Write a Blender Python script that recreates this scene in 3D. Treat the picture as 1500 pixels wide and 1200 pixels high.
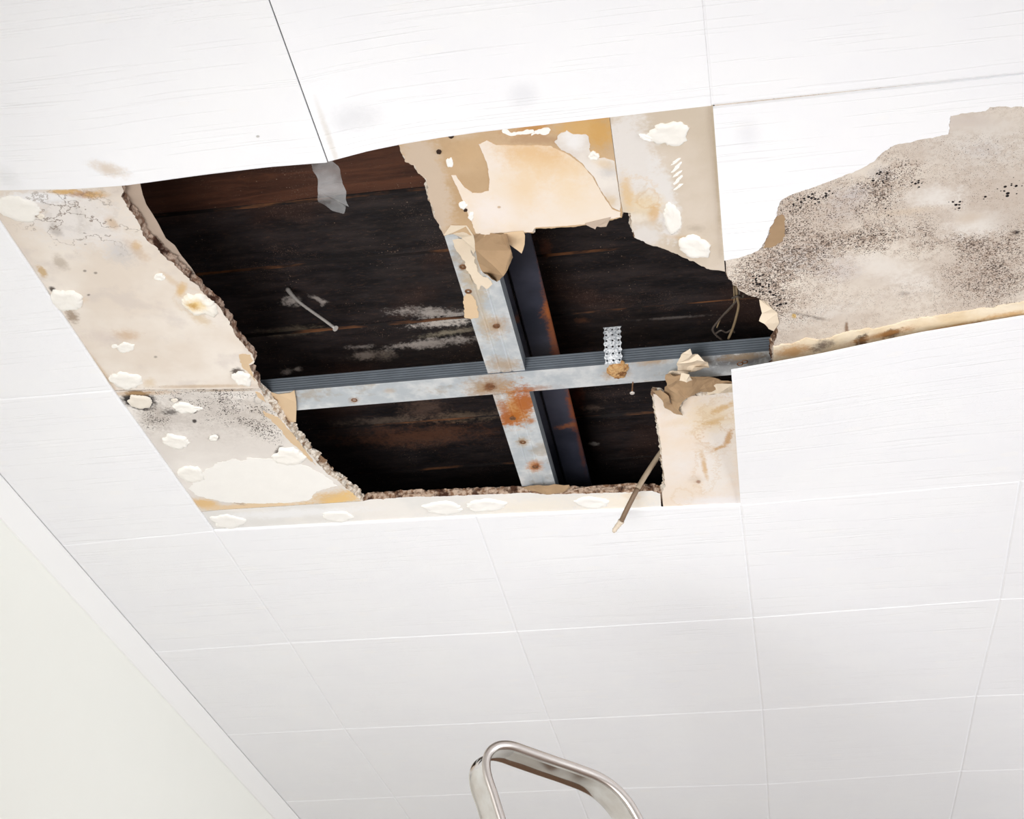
import bpy, bmesh, random
import numpy as np
from math import sin, cos, pi, radians, hypot, atan2, sqrt
from mathutils import Vector, Matrix, noise as mnoise
from mathutils.geometry import tessellate_polygon

# ---------------------------------------------------------------- clear
for o in list(bpy.data.objects):
    bpy.data.objects.remove(o)
SC = bpy.context.scene
COL = SC.collection

# ---------------------------------------------------------------- camera
H = 2.6                                   # height of the ceiling lining
FPX = 2215.677                            # focal length in pixels of a 1500 px wide frame
R = np.array([[0.9860472867555781, 0.1657435684986298, 0.015486051249520447],
              [-0.07856936893044048, 0.5453968880573918, -0.8344873209121785],
              [-0.14675695059463145, 0.8216272293434858, 0.5508094892551436]])
C = np.array([1.0042812451104346, -1.41403474019658, 1.21503344436447])
cam = bpy.data.cameras.new('camera')
cam.sensor_width = 36.0
cam.lens = FPX / 1500 * 36.0
cam.clip_start = 0.05
cam.clip_end = 60
camo = bpy.data.objects.new('camera', cam)
COL.objects.link(camo)
M4 = Matrix.Identity(4)
for r in range(3):
    M4[r][0] = R[0][r]; M4[r][1] = -R[1][r]; M4[r][2] = -R[2][r]; M4[r][3] = C[r]
camo.matrix_world = M4
SC.camera = camo

# ---------------------------------------------------------------- light and exposure
SC.view_settings.view_transform = 'Standard'
SC.view_settings.look = 'None'
SC.view_settings.exposure = 0.05
SC.view_settings.gamma = 1.0
SC.view_settings.use_curve_mapping = False
W = bpy.data.worlds.new('world')
SC.world = W
W.use_nodes = True
W.node_tree.nodes['Background'].inputs[0].default_value = (0.9, 0.95, 1.0, 1)
W.node_tree.nodes['Background'].inputs[1].default_value = 0.06

def area_light(name, loc, target, sx, sy, power, color, spread=pi):
    l = bpy.data.lights.new(name, 'AREA')
    l.shape = 'RECTANGLE'; l.size = sx; l.size_y = sy
    l.energy = power; l.color = color; l.spread = spread
    o = bpy.data.objects.new(name, l)
    COL.objects.link(o)
    o.location = loc
    d = Vector(target) - Vector(loc)
    o.rotation_euler = d.to_track_quat('-Z', 'Y').to_euler()
    return o

# photographer's soft lamp standing low, left of the camera; window daylight from the right, plus a second panel added to even the ceiling
area_light('soft_lamp', (0.30, -1.35, 0.60), (1.10, 1.75, 2.6), 1.1, 1.1, 17.0, (0.975, 0.985, 1.0), radians(75))
area_light('window_daylight', (4.08, -0.3, 1.35), (0.6, 0.6, 1.9), 2.6, 1.9, 82, (0.885, 0.94, 1.0))
area_light('side_fill_light', (4.08, 2.6, 1.35), (1.0, 1.5, 2.4), 2.2, 1.9, 52, (0.90, 0.95, 1.0))  # added fill for the far ceiling, no window stands here

# ---------------------------------------------------------------- helpers: rays of the photograph onto planes of the room
def ray(x, y):
    return R.T @ np.array([(x - 750) / FPX, (y - 600) / FPX, 1.0])
def U(x, y, z):
    d = ray(x, y)
    return C + d * ((z - C[2]) / d[2])
def UY(x, y, Y):
    d = ray(x, y)
    return C + d * ((Y - C[1]) / d[1])
def UP(x, y, p, n):
    d = ray(x, y)
    return C + d * (np.dot(np.array(p) - C, n) / np.dot(d, n))

def lin(c):
    c /= 255.0
    return c / 12.92 if c <= 0.04045 else ((c + 0.055) / 1.055) ** 2.4
def rgb(r, g, b):
    return (lin(r), lin(g), lin(b), 1.0)

# ---------------------------------------------------------------- helpers: materials
class NT:
    def __init__(self, name, rough=0.6, metal=0.0, spec=0.4):
        self.m = bpy.data.materials.new(name)
        self.m.use_nodes = True
        self.t = self.m.node_tree
        self.b = self.t.nodes['Principled BSDF']
        self.b.inputs['Roughness'].default_value = rough
        self.b.inputs['Metallic'].default_value = metal
        self.b.inputs['Specular IOR Level'].default_value = spec
        self.co = self.t.nodes.new('ShaderNodeTexCoord').outputs['Object']
    def n(self, typ, **kw):
        nd = self.t.nodes.new(typ)
        for k, v in kw.items():
            setattr(nd, k, v)
        return nd
    def put(self, sock, v):
        if hasattr(v, 'links'):
            self.t.links.new(v, sock)
        else:
            sock.default_value = v
    def math(self, op, a, b=0.0, c=0.0, clamp=False):
        nd = self.n('ShaderNodeMath', operation=op, use_clamp=clamp)
        self.put(nd.inputs[0], a); self.put(nd.inputs[1], b); self.put(nd.inputs[2], c)
        return nd.outputs[0]
    def vmath(self, op, a, b):
        nd = self.n('ShaderNodeVectorMath', operation=op)
        self.put(nd.inputs[0], a); self.put(nd.inputs[1], b)
        return nd.outputs['Value' if op in ('DOT_PRODUCT', 'LENGTH', 'DISTANCE') else 'Vector']
    def scaled(self, s, rot=0.0, loc=(0, 0, 0)):
        nd = self.n('ShaderNodeMapping')
        self.put(nd.inputs['Vector'], self.co)
        nd.inputs['Scale'].default_value = s
        nd.inputs['Rotation'].default_value = (0, 0, rot)
        nd.inputs['Location'].default_value = loc
        return nd.outputs[0]
    def noise(self, scale, detail=3.0, rough=0.55, vec=None, dist=0.0):
        nd = self.n('ShaderNodeTexNoise')
        self.put(nd.inputs['Vector'], self.co if vec is None else vec)
        nd.inputs['Scale'].default_value = scale
        nd.inputs['Detail'].default_value = detail
        nd.inputs['Roughness'].default_value = rough
        nd.inputs['Distortion'].default_value = dist
        return nd.outputs['Fac']
    def voro(self, scale, vec=None, out='Distance', feature='F1'):
        nd = self.n('ShaderNodeTexVoronoi', feature=feature)
        self.put(nd.inputs['Vector'], self.co if vec is None else vec)
        nd.inputs['Scale'].default_value = scale
        return nd.outputs[out]
    def step(self, v, a, b):
        nd = self.n('ShaderNodeMapRange', interpolation_type='SMOOTHSTEP')
        self.put(nd.inputs['Value'], v)
        nd.inputs['From Min'].default_value = a; nd.inputs['From Max'].default_value = b
        if a > b:
            nd.inputs['From Min'].default_value = b; nd.inputs['From Max'].default_value = a
            nd.inputs['To Min'].default_value = 1.0; nd.inputs['To Max'].default_value = 0.0
        return nd.outputs[0]
    def mix(self, f, a, b, blend='MIX'):
        nd = self.n('ShaderNodeMix', data_type='RGBA', blend_type=blend)
        self.put(nd.inputs[0], f); self.put(nd.inputs[6], a); self.put(nd.inputs[7], b)
        return nd.outputs[2]
    def bump(self, h, strength=0.3, dist=0.002):
        nd = self.n('ShaderNodeBump')
        self.put(nd.inputs['Height'], h)
        nd.inputs['Strength'].default_value = strength
        nd.inputs['Distance'].default_value = dist
        self.t.links.new(nd.outputs[0], self.b.inputs['Normal'])
    def color(self, c):
        self.put(self.b.inputs['Base Color'], c)
        return self.m
    def spot(self, cx, cy, rx, ry, ang=0.0, soft=0.35, wob=0.5, wn=None, z=None):
        """0..1 mask of a stain: an ellipse on the plane z, ragged by the noise wn"""
        z = ZB if z is None else z
        a = radians(ang)
        c = U(cx, cy, z)
        e1 = U(cx + rx * cos(a), cy + rx * sin(a), z) - c
        e2 = U(cx - ry * sin(a), cy + ry * cos(a), z) - c
        A = np.linalg.inv(np.array([[e1[0], e2[0]], [e1[1], e2[1]]]))
        d = self.vmath('SUBTRACT', self.co, tuple(c))
        x = self.vmath('DOT_PRODUCT', d, (A[0][0], A[0][1], 0))
        y = self.vmath('DOT_PRODUCT', d, (A[1][0], A[1][1], 0))
        r = self.math('SQRT', self.math('ADD', self.math('MULTIPLY', x, x), self.math('MULTIPLY', y, y)))
        if wn is not None:
            r = self.math('ADD', r, self.math('MULTIPLY', self.math('SUBTRACT', wn, 0.5), 2 * wob))
        return self.step(r, 1.0 + soft * 0.4, max(0.0, 1.0 - soft)), r
    def paint(self, base, spots, z=None):
        """spots: (cx, cy, rx, ry, angle, colour, strength, soft, wobble[, 'ring'])"""
        wn = self.noise(38, 6, 0.66)
        wf = self.noise(170, 5, 0.65)
        w = self.math('ADD', self.math('MULTIPLY', wn, 1.1), self.math('SUBTRACT', self.math('MULTIPLY', wf, 0.9), 0.5))
        c = base
        for s in spots:
            m, r = self.spot(s[0], s[1], s[2], s[3], s[4], s[7], s[8], w, z)
            if len(s) > 9:      # ring only, a tide mark
                m = self.math('MULTIPLY', m, self.step(r, 0.72, 0.98))
            c = self.mix(self.math('MULTIPLY', m, s[6]), c, s[5])
        return c
    def specks(self, c, col, scale, size, dens, strength=1.0):
        v = self.vmath('ADD', self.co, (0, 0, 0))
        d = self.voro(scale)
        rnd = self.voro(scale, out='Color')
        sp = self.n('ShaderNodeSeparateColor'); self.put(sp.inputs[0], rnd)
        lim = self.math('MULTIPLY', self.math('MULTIPLY', sp.outputs[0], size), dens)
        m = self.step(self.math('SUBTRACT', lim, d), -0.02, 0.10)
        return self.mix(self.math('MULTIPLY', m, strength), c, col)

ZB = H + 0.0045          # underside of the plasterboard
TB = 0.0125              # its thickness
ZT = ZB + TB
ZD = H + 0.20            # underside of the roof boards

# ---------------------------------------------------------------- helpers: meshes
def link(name, me, parent=None, label=None, cat=None, group=None, kind=None):
    o = bpy.data.objects.new(name, me)
    COL.objects.link(o)
    if parent is not None:
        o.parent = parent
    if label: o['label'] = label
    if cat: o['category'] = cat
    if group: o['group'] = group
    if kind: o['kind'] = kind
    return o
def finish(name, bm, mats, parent=None, smooth=False, **kw):
    bmesh.ops.recalc_face_normals(bm, faces=bm.faces[:])
    me = bpy.data.meshes.new(name)
    bm.to_mesh(me); bm.free()
    for m in (mats if isinstance(mats, (list, tuple)) else [mats]):
        me.materials.append(m)
    if smooth:
        for p in me.polygons: p.use_smooth = True
    return link(name, me, parent, **kw)
def box(bm, lo, hi, mi=0, bev=0.0):
    r = bmesh.ops.create_cube(bm, size=1.0)
    s = [hi[i] - lo[i] for i in range(3)]
    for v in r['verts']:
        v.co = Vector([lo[i] + (v.co[i] + 0.5) * s[i] for i in range(3)])
    fs = {f for v in r['verts'] for f in v.link_faces}
    for f in fs: f.material_index = mi
    if bev > 0:
        es = list({e for v in r['verts'] for e in v.link_edges})
        bmesh.ops.bevel(bm, geom=es, offset=bev, segments=2, affect='EDGES', clamp_overlap=True)
def boxobj(name, lo, hi, mat, parent=None, bev=0.0, **kw):
    bm = bmesh.new(); box(bm, lo, hi, 0, bev)
    return finish(name, bm, mat, parent, **kw)
def catmull(pts, n=6):
    P = [Vector(p) for p in pts]
    P = [2 * P[0] - P[1]] + P + [2 * P[-1] - P[-2]]
    out = []
    for i in range(1, len(P) - 2):
        for k in range(n):
            t = k / n
            a, b, c, d = P[i-1], P[i], P[i+1], P[i+2]
            out.append(0.5 * ((2*b) + (c-a)*t + (2*a-5*b+4*c-d)*t*t + (3*b-a-3*c+d)*t**3))
    out.append(P[-2])
    return out
def tube_bm(bm, pts, rad, seg=8, mi=0, lump=0.0, seed=0):
    P = [Vector(p) for p in pts]
    rng = random.Random(seed)
    up = Vector((0.3, 0.2, 1)).normalized()
    rings = []
    for i, p in enumerate(P):
        t = (P[min(i+1, len(P)-1)] - P[max(i-1, 0)]).normalized()
        a = t.cross(up)
        if a.length < 1e-4: a = t.cross(Vector((1, 0, 0)))
        a.normalize(); b = t.cross(a).normalized()
        r = rad[i] if isinstance(rad, (list, tuple)) else rad
        r *= 1 + lump * (rng.random() - 0.5)
        rings.append([bm.verts.new(p + a*r*cos(2*pi*k/seg) + b*r*sin(2*pi*k/seg)) for k in range(seg)])
    for i in range(len(rings)-1):
        for k in range(seg):
            f = bm.faces.new((rings[i][k], rings[i][(k+1) % seg], rings[i+1][(k+1) % seg], rings[i+1][k]))
            f.material_index = mi; f.smooth = True
    for ring in (rings[0], rings[-1]):
        f = bm.faces.new(ring); f.material_index = mi
def jag(runs, z, step=0.0024, seed=1):
    """runs of (roughness in mm, pixel points) -> closed ragged outline on the plane z: list of (x, y, torn)"""
    seq = []
    for amp, pts in runs:
        for p in pts:
            w = U(p[0], p[1], z)
            seq.append((w[0], w[1], amp))
    out = []
    n = len(seq)
    for i in range(n):
        a, b = seq[i], seq[(i+1) % n]
        amp = min(a[2], b[2]) * 0.001
        L = hypot(b[0]-a[0], b[1]-a[1])
        out.append((a[0], a[1], a[2] > 0))
        if amp <= 0 or L < step: continue
        k = max(2, int(L/step))
        nx, ny = -(b[1]-a[1])/L, (b[0]-a[0])/L
        for q in range(1, k):
            t = q/k
            x, y = a[0]+(b[0]-a[0])*t, a[1]+(b[1]-a[1])*t
            d = 2.2*mnoise.noise(Vector((x*60, y*60, seed*3.1))) + 1.8*mnoise.noise(Vector((x*170, y*170, seed*7.7))) + 1.0*mnoise.noise(Vector((x*420, y*420, seed*1.7)))
            d *= amp * min(1.0, 4*t, 4*(1-t)) 
            out.append((x+nx*d, y+ny*d, True))
    return out
def area2(pts):
    return sum(pts[i][0]*pts[(i+1) % len(pts)][1]-pts[(i+1) % len(pts)][0]*pts[i][1] for i in range(len(pts)))
def slab(name, runs, z, th, mats, parent=None, seed=1, crumble=0.0, step=0.0024, **kw):
    """a board or sheet of thickness th, its underside at z with the given outline; torn edges crumble through the thickness"""
    pts = jag(runs, z, step, seed)
    if area2(pts) < 0: pts.reverse()
    n = len(pts)
    nrm = []
    for i in range(n):
        a, b = pts[i-1], pts[(i+1) % n]
        L = hypot(b[0]-a[0], b[1]-a[1]) or 1
        nrm.append(((b[1]-a[1])/L, -(b[0]-a[0])/L))
    bm = bmesh.new()
    levels = [0.0, 0.33, 0.66, 1.0] if crumble > 0 else [0.0, 1.0]
    rings = []
    for li, l in enumerate(levels):
        ring = []
        for i, p in enumerate(pts):
            d = 0.0
            if li and crumble > 0 and p[2]:
                d = crumble * (0.35*li + 0.9*mnoise.noise(Vector((p[0]*160, p[1]*160, li*5.3+seed)))
                               + 0.8*mnoise.noise(Vector((p[0]*50, p[1]*50, li*1.7+seed))))
            ring.append(bm.verts.new((p[0]+nrm[i][0]*d, p[1]+nrm[i][1]*d, z+th*l)))
        rings.append(ring)
    tris = tessellate_polygon([[Vector((p[0]*100, p[1]*100, 0)) for p in pts]])
    for a_, b_, c_ in tris:
        for ring in (rings[0], rings[-1]):
            try: bm.faces.new((ring[a_], ring[b_], ring[c_]))
            except ValueError: pass
    for a in range(len(rings)-1):
        for i in range(n):
            f = bm.faces.new((rings[a][i], rings[a][(i+1) % n], rings[a+1][(i+1) % n], rings[a+1][i]))
            f.material_index = 1 if crumble > 0 else 0
    return finish(name, bm, mats, parent, **kw)
def sheet(name, pts, mat, parent=None, jitter=0.002, seed=0, cuts=2, th=0.0005, smooth=False, plane=None, **kw):
    """crumpled paper: pts are (px, py, z), each a corner of the torn sheet at its own height"""
    bm = bmesh.new()
    vs = []
    for p in pts:
        w = U(p[0], p[1], p[2]) if plane is None else UY(p[0], p[1], plane + p[2])
        vs.append(bm.verts.new(w))
    f = bm.faces.new(vs)
    bmesh.ops.triangulate(bm, faces=[f], ngon_method='BEAUTY')
    bmesh.ops.subdivide_edges(bm, edges=bm.edges[:], cuts=cuts, use_grid_fill=True)
    bmesh.ops.triangulate(bm, faces=bm.faces[:])
    for v in bm.verts:
        q = v.co
        v.co = q + Vector((mnoise.noise(q*60+Vector((seed, 0, 0))), mnoise.noise(q*60+Vector((0, seed+9, 0))),
                           1.6*mnoise.noise(q*45+Vector((0, 0, seed+5))))) * jitter
    o = finish(name, bm, mat, parent, smooth, **kw)
    s = o.modifiers.new('thickness', 'SOLIDIFY'); s.thickness = th; s.offset = 0
    return o
def dab(name, cx, cy, rx, ry, ang, depth, mat, parent, seed=0, z=None, ragged=0.16, **kw):
    """flattened blob of dried adhesive or filler sticking out of the board"""
    z = ZB if z is None else z
    a = radians(ang)
    c = U(cx, cy, z)
    e1 = U(cx+rx*cos(a), cy+rx*sin(a), z)-c
    e2 = U(cx-ry*sin(a), cy+ry*cos(a), z)-c
    bm = bmesh.new()
    seg = 54
    prof = [(1.0, 0.0004), (0.97, -0.45), (0.86, -0.9), (0.62, -1.0), (0.34, -0.8)]
    rings = []
    for k, (rr, dz) in enumerate(prof):
        ring = []
        for i in range(seg):
            t = 2*pi*i/seg
            w = 1 + ragged*2*mnoise.noise(Vector((cos(t)*1.3+seed*3.7, sin(t)*1.3, seed))) + ragged*mnoise.noise(Vector((cos(t)*4+seed, sin(t)*4, 3))) + 0.5*ragged*mnoise.noise(Vector((cos(t)*10+seed, sin(t)*10, 7)))
            q = c + e1*cos(t)*rr*w + e2*sin(t)*rr*w
            hz = z + (dz*depth*(1+0.5*mnoise.noise(Vector((cos(t)*2*rr, sin(t)*2*rr, seed+k)))) if k else dz)
            ring.append(bm.verts.new((q[0], q[1], hz)))
        rings.append(ring)
    cen = bm.verts.new((c[0], c[1], z-depth*0.7))
    for a_ in range(len(rings)-1):
        for i in range(seg):
            bm.faces.new((rings[a_][i], rings[a_][(i+1) % seg], rings[a_+1][(i+1) % seg], rings[a_+1][i]))
    for i in range(seg):
        bm.faces.new((rings[-1][i], rings[-1][(i+1) % seg], cen))
    return finish(name, bm, mat, parent, smooth=True, **kw)

# ---------------------------------------------------------------- plain materials
def mat_tile():
    t = NT('embossed_white_tile', rough=0.42, spec=0.35)
    h = None
    for rot, s, off in ((0.05, (3.6, 150, 1), 0), (-0.12, (4.4, 170, 1), 4.3), (0.24, (4.0, 190, 1), 9.1)):
        v = t.scaled(s, rot, (off, off*2.3, 0))
        nz = t.step(t.noise(1.0, 1.0, 0.4, v), 0.66, 0.72)
        h = nz if h is None else t.math('ADD', h, nz)
    dents = t.step(t.voro(120, t.scaled((1, 2.4, 1), 0.6)), 0.10, 0.30)
    zone = t.step(t.noise(3.0, 1), 0.45, 0.65)
    hh = t.math('SUBTRACT', t.math('MULTIPLY', t.math('MULTIPLY', dents, zone), 0.35), t.math('MULTIPLY', h, 0.55))
    t.bump(hh, 0.38, 0.0016)
    c = t.mix(t.step(t.noise(9, 3), 0.35, 0.7), rgb(247, 247, 249), rgb(249, 249, 250))
    pale = t.step(t.voro(9, t.scaled((1, 1.9, 1))), 0.16, 0.12)
    c = t.mix(t.math('MULTIPLY', pale, 0.5), c, rgb(250, 249, 248))
    # handling marks: a rubbed tan smear and two grey smudges
    sm = [(165, 228, 30, 10, 14, rgb(214, 196, 176), 0.75, 0.9, 0.6), (520, 165, 42, 22, 0, rgb(222, 222, 224), 0.6, 1.0, 0.4),
          (765, 140, 26, 22, 0, rgb(226, 226, 230), 0.55, 0.9, 0.3), (485, 190, 5, 60, -20, rgb(224, 218, 210), 0.7, 0.9, 0.3),
          (1095, 195, 20, 24, 0, rgb(226, 226, 230), 0.45, 1.0, 0.3), (10, 250, 28, 16, 20, rgb(226, 226, 226), 0.5, 1.0, 0.4),
          (380, 184, 3, 2, 0, rgb(190, 186, 182), 0.9, 0.5, 0.2)]
    return t.color(t.paint(c, sm, H))
M_TILE = mat_tile()

def mat_plain(name, c, rough=0.6, var=0.06, scale=20, bump=0.0, bscale=200, metal=0.0, spec=0.4):
    t = NT(name, rough, metal, spec)
    d = tuple(max(0, x*(1-var*2)) for x in c[:3]) + (1,)
    t_c = t.mix(t.noise(scale, 4), d, c)
    if bump: t.bump(t.noise(bscale, 4), bump, 0.002)
    return t.color(t_c)
M_WALL = mat_plain('cream_wall_paint', rgb(252, 251, 243), 0.8, 0.015, 5, 0.12, 160)
M_WHITEWALL = mat_plain('white_wall_paint', rgb(235, 234, 230), 0.85, 0.02, 5)
M_TRIM = mat_plain('white_coving_paint', rgb(253, 252, 250), 0.5, 0.01, 8)
M_BOARDPLAIN = mat_plain('bare_plasterboard', rgb(222, 208, 188), 0.9, 0.04, 10)
M_FLOORWOOD = mat_plain('brown_laminate', rgb(138, 106, 84), 0.5, 0.14, 4)
M_DABWHITE = mat_plain('dried_white_adhesive', rgb(250, 246, 238), 0.7, 0.03, 50, 0.5, 130)
M_DABCREAM = mat_plain('dried_cream_adhesive', rgb(243, 234, 220), 0.7, 0.06, 60, 0.6, 130)
M_SKIM = mat_plain('white_skim_paint', rgb(250, 247, 241), 0.75, 0.03, 30, 0.3, 120)
M_SKIMPALE = mat_plain('pale_warm_skim', rgb(244, 240, 232), 0.75, 0.03, 30, 0.3, 120)
M_PAPER = mat_plain('tan_board_paper', rgb(222, 194, 158), 0.85, 0.07, 35, 0.2, 160)
M_PAPERPALE = mat_plain('pale_board_paper', rgb(233, 216, 192), 0.85, 0.06, 35, 0.2, 160)
M_PAPERDARK = mat_plain('brown_board_paper', rgb(176, 146, 112), 0.85, 0.14, 45, 0.3, 130)
M_PAPERBACK = mat_plain('grey_pink_back_paper', rgb(196, 176, 158), 0.9, 0.12, 25, 0.3, 120)

def mat_core(name, a, b, c3):
    t = NT(name, 0.95, spec=0.1)
    c = t.mix(t.step(t.noise(120, 4), 0.42, 0.62), a, b)
    c = t.mix(t.step(t.noise(38, 4), 0.52, 0.64), c, c3)
    t.bump(t.noise(260, 4), 0.9, 0.004)
    return t.color(c)
M_CORE = mat_core('crumbled_gypsum_core', rgb(232, 222, 208), rgb(196, 178, 158), rgb(140, 112, 88))
M_COREDARK = mat_core('damp_rotten_core', rgb(190, 166, 148), rgb(130, 100, 82), rgb(72, 48, 38))
M_COREMID = mat_core('stained_gypsum_core', rgb(190, 166, 146), rgb(128, 98, 76), rgb(74, 50, 38))

# ---------------------------------------------------------------- plasterboard faces
TAN = rgb(206, 170, 122); OCHRE = rgb(226, 184, 118); ORANGE = rgb(232, 190, 128); RUST = rgb(176, 118, 60)
GREY = rgb(176, 164, 152); DARK = rgb(62, 48, 40); WHITE = rgb(252, 249, 244); CREAM = rgb(246, 232, 208)
BLACK = rgb(38, 30, 28); MOLD = rgb(120, 106, 96)

def mat_board_a():
    t = NT('stained_cream_board_paper', 0.8, spec=0.25)
    c = t.mix(t.step(t.noise(7, 4), 0.35, 0.68), rgb(234, 219, 200), rgb(246, 235, 219))
    c = t.mix(t.math('MULTIPLY', t.step(t.noise(16, 5), 0.54, 0.68), 0.4), c, rgb(214, 200, 188))
    sp = [(110, 320, 95, 45, 15, rgb(240, 232, 222), 0.9, 0.6, 0.5), (60, 290, 60, 10, 0, WHITE, 0.8, 0.5, 0.5),
          (40, 308, 26, 5, 5, TAN, 0.6, 0.7, 0.7), (118, 284, 34, 6, 5, RUST, 0.75, 0.7, 0.8), (95, 281, 30, 4, 0, OCHRE, 0.8, 0.7, 0.8),
          (140, 285, 20, 6, 0, OCHRE, 0.6, 0.9, 0.8), (60, 290, 12, 9, 0, rgb(170, 130, 84), 0.35, 0.7, 0.6, 'ring'),
          (95, 315, 32, 18, 30, rgb(150, 138, 126), 0.5, 0.6, 0.5, 'ring'), (140, 310, 34, 30, 30, rgb(160, 146, 130), 0.4, 0.6, 0.6, 'ring'),
          (165, 327, 14, 8, 45, rgb(206, 168, 120), 0.6, 0.9, 0.8), (160, 345, 48, 32, 40, rgb(206, 190, 166), 0.4, 0.6, 0.6, 'ring'),
          (82, 338, 12, 8, 40, GREY, 0.6, 0.8, 0.6), (88, 384, 16, 9, 35, rgb(196, 180, 160), 0.75, 0.7, 0.6),
          (62, 398, 12, 6, 50, rgb(206, 172, 122), 0.85, 0.5, 0.6), (178, 370, 26, 18, 20, rgb(206, 202, 198), 0.6, 0.9, 0.5),
          (200, 360, 8, 7, 0, OCHRE, 0.5, 0.8, 0.8), (200, 366, 24, 9, 40, rgb(200, 158, 110), 0.35, 0.9, 0.9),
          (266, 424, 8, 12, 20, OCHRE, 0.9, 0.8, 0.5), (276, 438, 22, 18, 0, rgb(214, 176, 120), 0.55, 0.6, 0.5, 'ring'),
          (292, 466, 24, 8, 30, rgb(222, 196, 156), 0.7, 0.9, 0.7), (250, 410, 22, 5, 35, rgb(220, 190, 150), 0.5, 0.9, 0.8),
          (105, 463, 14, 8, 50, rgb(146, 120, 92), 0.75, 0.8, 0.8), (77, 424, 7, 4, 30, DARK, 0.9, 0.6, 0.5),
          (120, 440, 10, 5, 0, rgb(226, 200, 170), 0.4, 0.9, 0.5), (186, 491, 22, 9, 5, rgb(212, 178, 142), 0.7, 1.0, 0.6),
          (150, 495, 30, 12, 10, rgb(214, 196, 184), 0.4, 1.0, 0.7), (219, 561, 10, 8, 0, rgb(226, 200, 162), 0.6, 0.8, 0.5),
          (300, 440, 50, 25, 40, rgb(222, 208, 196), 0.3, 1.0, 0.7), (140, 400, 3, 2, 0, DARK, 0.6, 0.6, 0.5), (124, 397, 3, 2, 0, DARK, 0.6, 0.6, 0.5),
          (228, 523, 3, 2, 0, DARK, 0.45, 0.6, 0.5), (130, 432, 3, 2, 0, DARK, 0.7, 0.6, 0.5),
          (349, 549, 12, 10, 20, DARK, 0.9, 0.4, 0.4), (150, 545, 4, 40, -35, rgb(206, 176, 138), 0.6, 0.9, 0.4),
          (80, 460, 4, 60, -35, rgb(222, 198, 166), 0.6, 0.9, 0.4), (300, 566, 80, 3, -1, rgb(196, 164, 124), 0.6, 0.9, 0.4)]
    c = t.paint(c, sp)
    c = t.specks(c, rgb(150, 130, 116), 260, 0.5, t.step(t.noise(9, 3), 0.52, 0.7), 0.5)
    # hair cracks near the damp top
    m, r = t.spot(110, 320, 110, 50, 15, 0.8, 0.5, t.noise(28, 3))
    cr = t.step(t.math('ABSOLUTE', t.math('SUBTRACT', t.noise(11, 5, 0.62), 0.5)), 0.010, 0.002)
    c = t.mix(t.math('MULTIPLY', t.math('MULTIPLY', cr, m), 0.7), c, rgb(120, 98, 78))
    t.bump(t.noise(90, 5), 0.25, 0.002)
    return t.color(t.mix(1.0, c, (0.93, 0.95, 1, 1), "MULTIPLY"))

def mat_board_b():
    t = NT('mouldy_board_paper', 0.85, spec=0.2)
    c = t.mix(t.step(t.noise(8, 4), 0.35, 0.68), rgb(229, 219, 207), rgb(243, 234, 222))
    sp = [(300, 600, 95, 42, 15, rgb(210, 199, 187), 0.8, 0.8, 0.6), (250, 615, 50, 18, 10, rgb(190, 178, 166), 0.45, 0.9, 0.8),
          (225, 610, 26, 24, 0, rgb(170, 156, 142), 0.5, 1.0, 0.8), (380, 600, 30, 30, 30, rgb(190, 176, 160), 0.5, 1.0, 0.8),
          (345, 610, 60, 20, 20, rgb(196, 184, 172), 0.5, 1.0, 0.8),
          (204, 586, 26, 15, 12, BLACK, 0.97, 0.3, 0.35), (250, 604, 14, 5, 0, BLACK, 0.7, 0.8, 0.9), (256, 586, 9, 3, 0, BLACK, 0.8, 0.7, 0.9),
          (285, 617, 4, 3, 0, BLACK, 0.9, 0.5, 0.4), (284, 603, 6, 3, 0, BLACK, 0.8, 0.6, 0.6), (314, 641, 9, 5, -10, DARK, 0.6, 0.5, 0.5),
          (379, 585, 7, 8, 30, BLACK, 0.9, 0.5, 0.5, 'ring'), (409, 662, 6, 10, 30, DARK, 0.8, 0.6, 0.5),
          (200, 576, 60, 4, -1, rgb(200, 160, 112), 0.7, 0.9, 0.5), (330, 572, 60, 2, -1, rgb(172, 150, 126), 0.8, 0.8, 0.4),
          (300, 738, 24, 8, 10, ORANGE, 0.9, 0.6, 0.4), (370, 742, 90, 6, -3, rgb(236, 204, 160), 0.9, 0.6, 0.5),
          (490, 730, 50, 13, -8, OCHRE, 0.85, 0.8, 0.6), (500, 732, 35, 9, -20, rgb(238, 196, 128), 0.8, 0.8, 0.6),
          (440, 712, 12, 5, 10, rgb(220, 196, 166), 0.6, 0.9, 0.6), (350, 737, 12, 3, 20, rgb(176, 150, 126), 0.7, 0.8, 0.9)]
    c = t.paint(c, sp)
    w = t.noise(28, 4)
    m1, _ = t.spot(320, 590, 115, 42, 18, 1.0, 0.6, w)
    m2, _ = t.spot(225, 612, 34, 26, 20, 1.0, 0.6, w)
    m3, _ = t.spot(385, 625, 20, 46, -35, 1.0, 0.6, w)
    d = t.math('ADD', t.math('ADD', m1, m2), m3, clamp=True)
    d = t.math('MULTIPLY', d, t.step(t.noise(30, 4), 0.30, 0.54))
    c = t.specks(c, rgb(66, 54, 46), 430, 0.75, d, 0.95)
    c = t.specks(c, rgb(46, 36, 32), 260, 0.6, t.math('MULTIPLY', d, t.step(t.noise(44, 3), 0.48, 0.62)), 1.0)
    t.bump(t.noise(90, 5), 0.25, 0.002)
    return t.color(t.mix(1.0, c, (0.95, 0.98, 1.03, 1), "MULTIPLY"))

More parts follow.
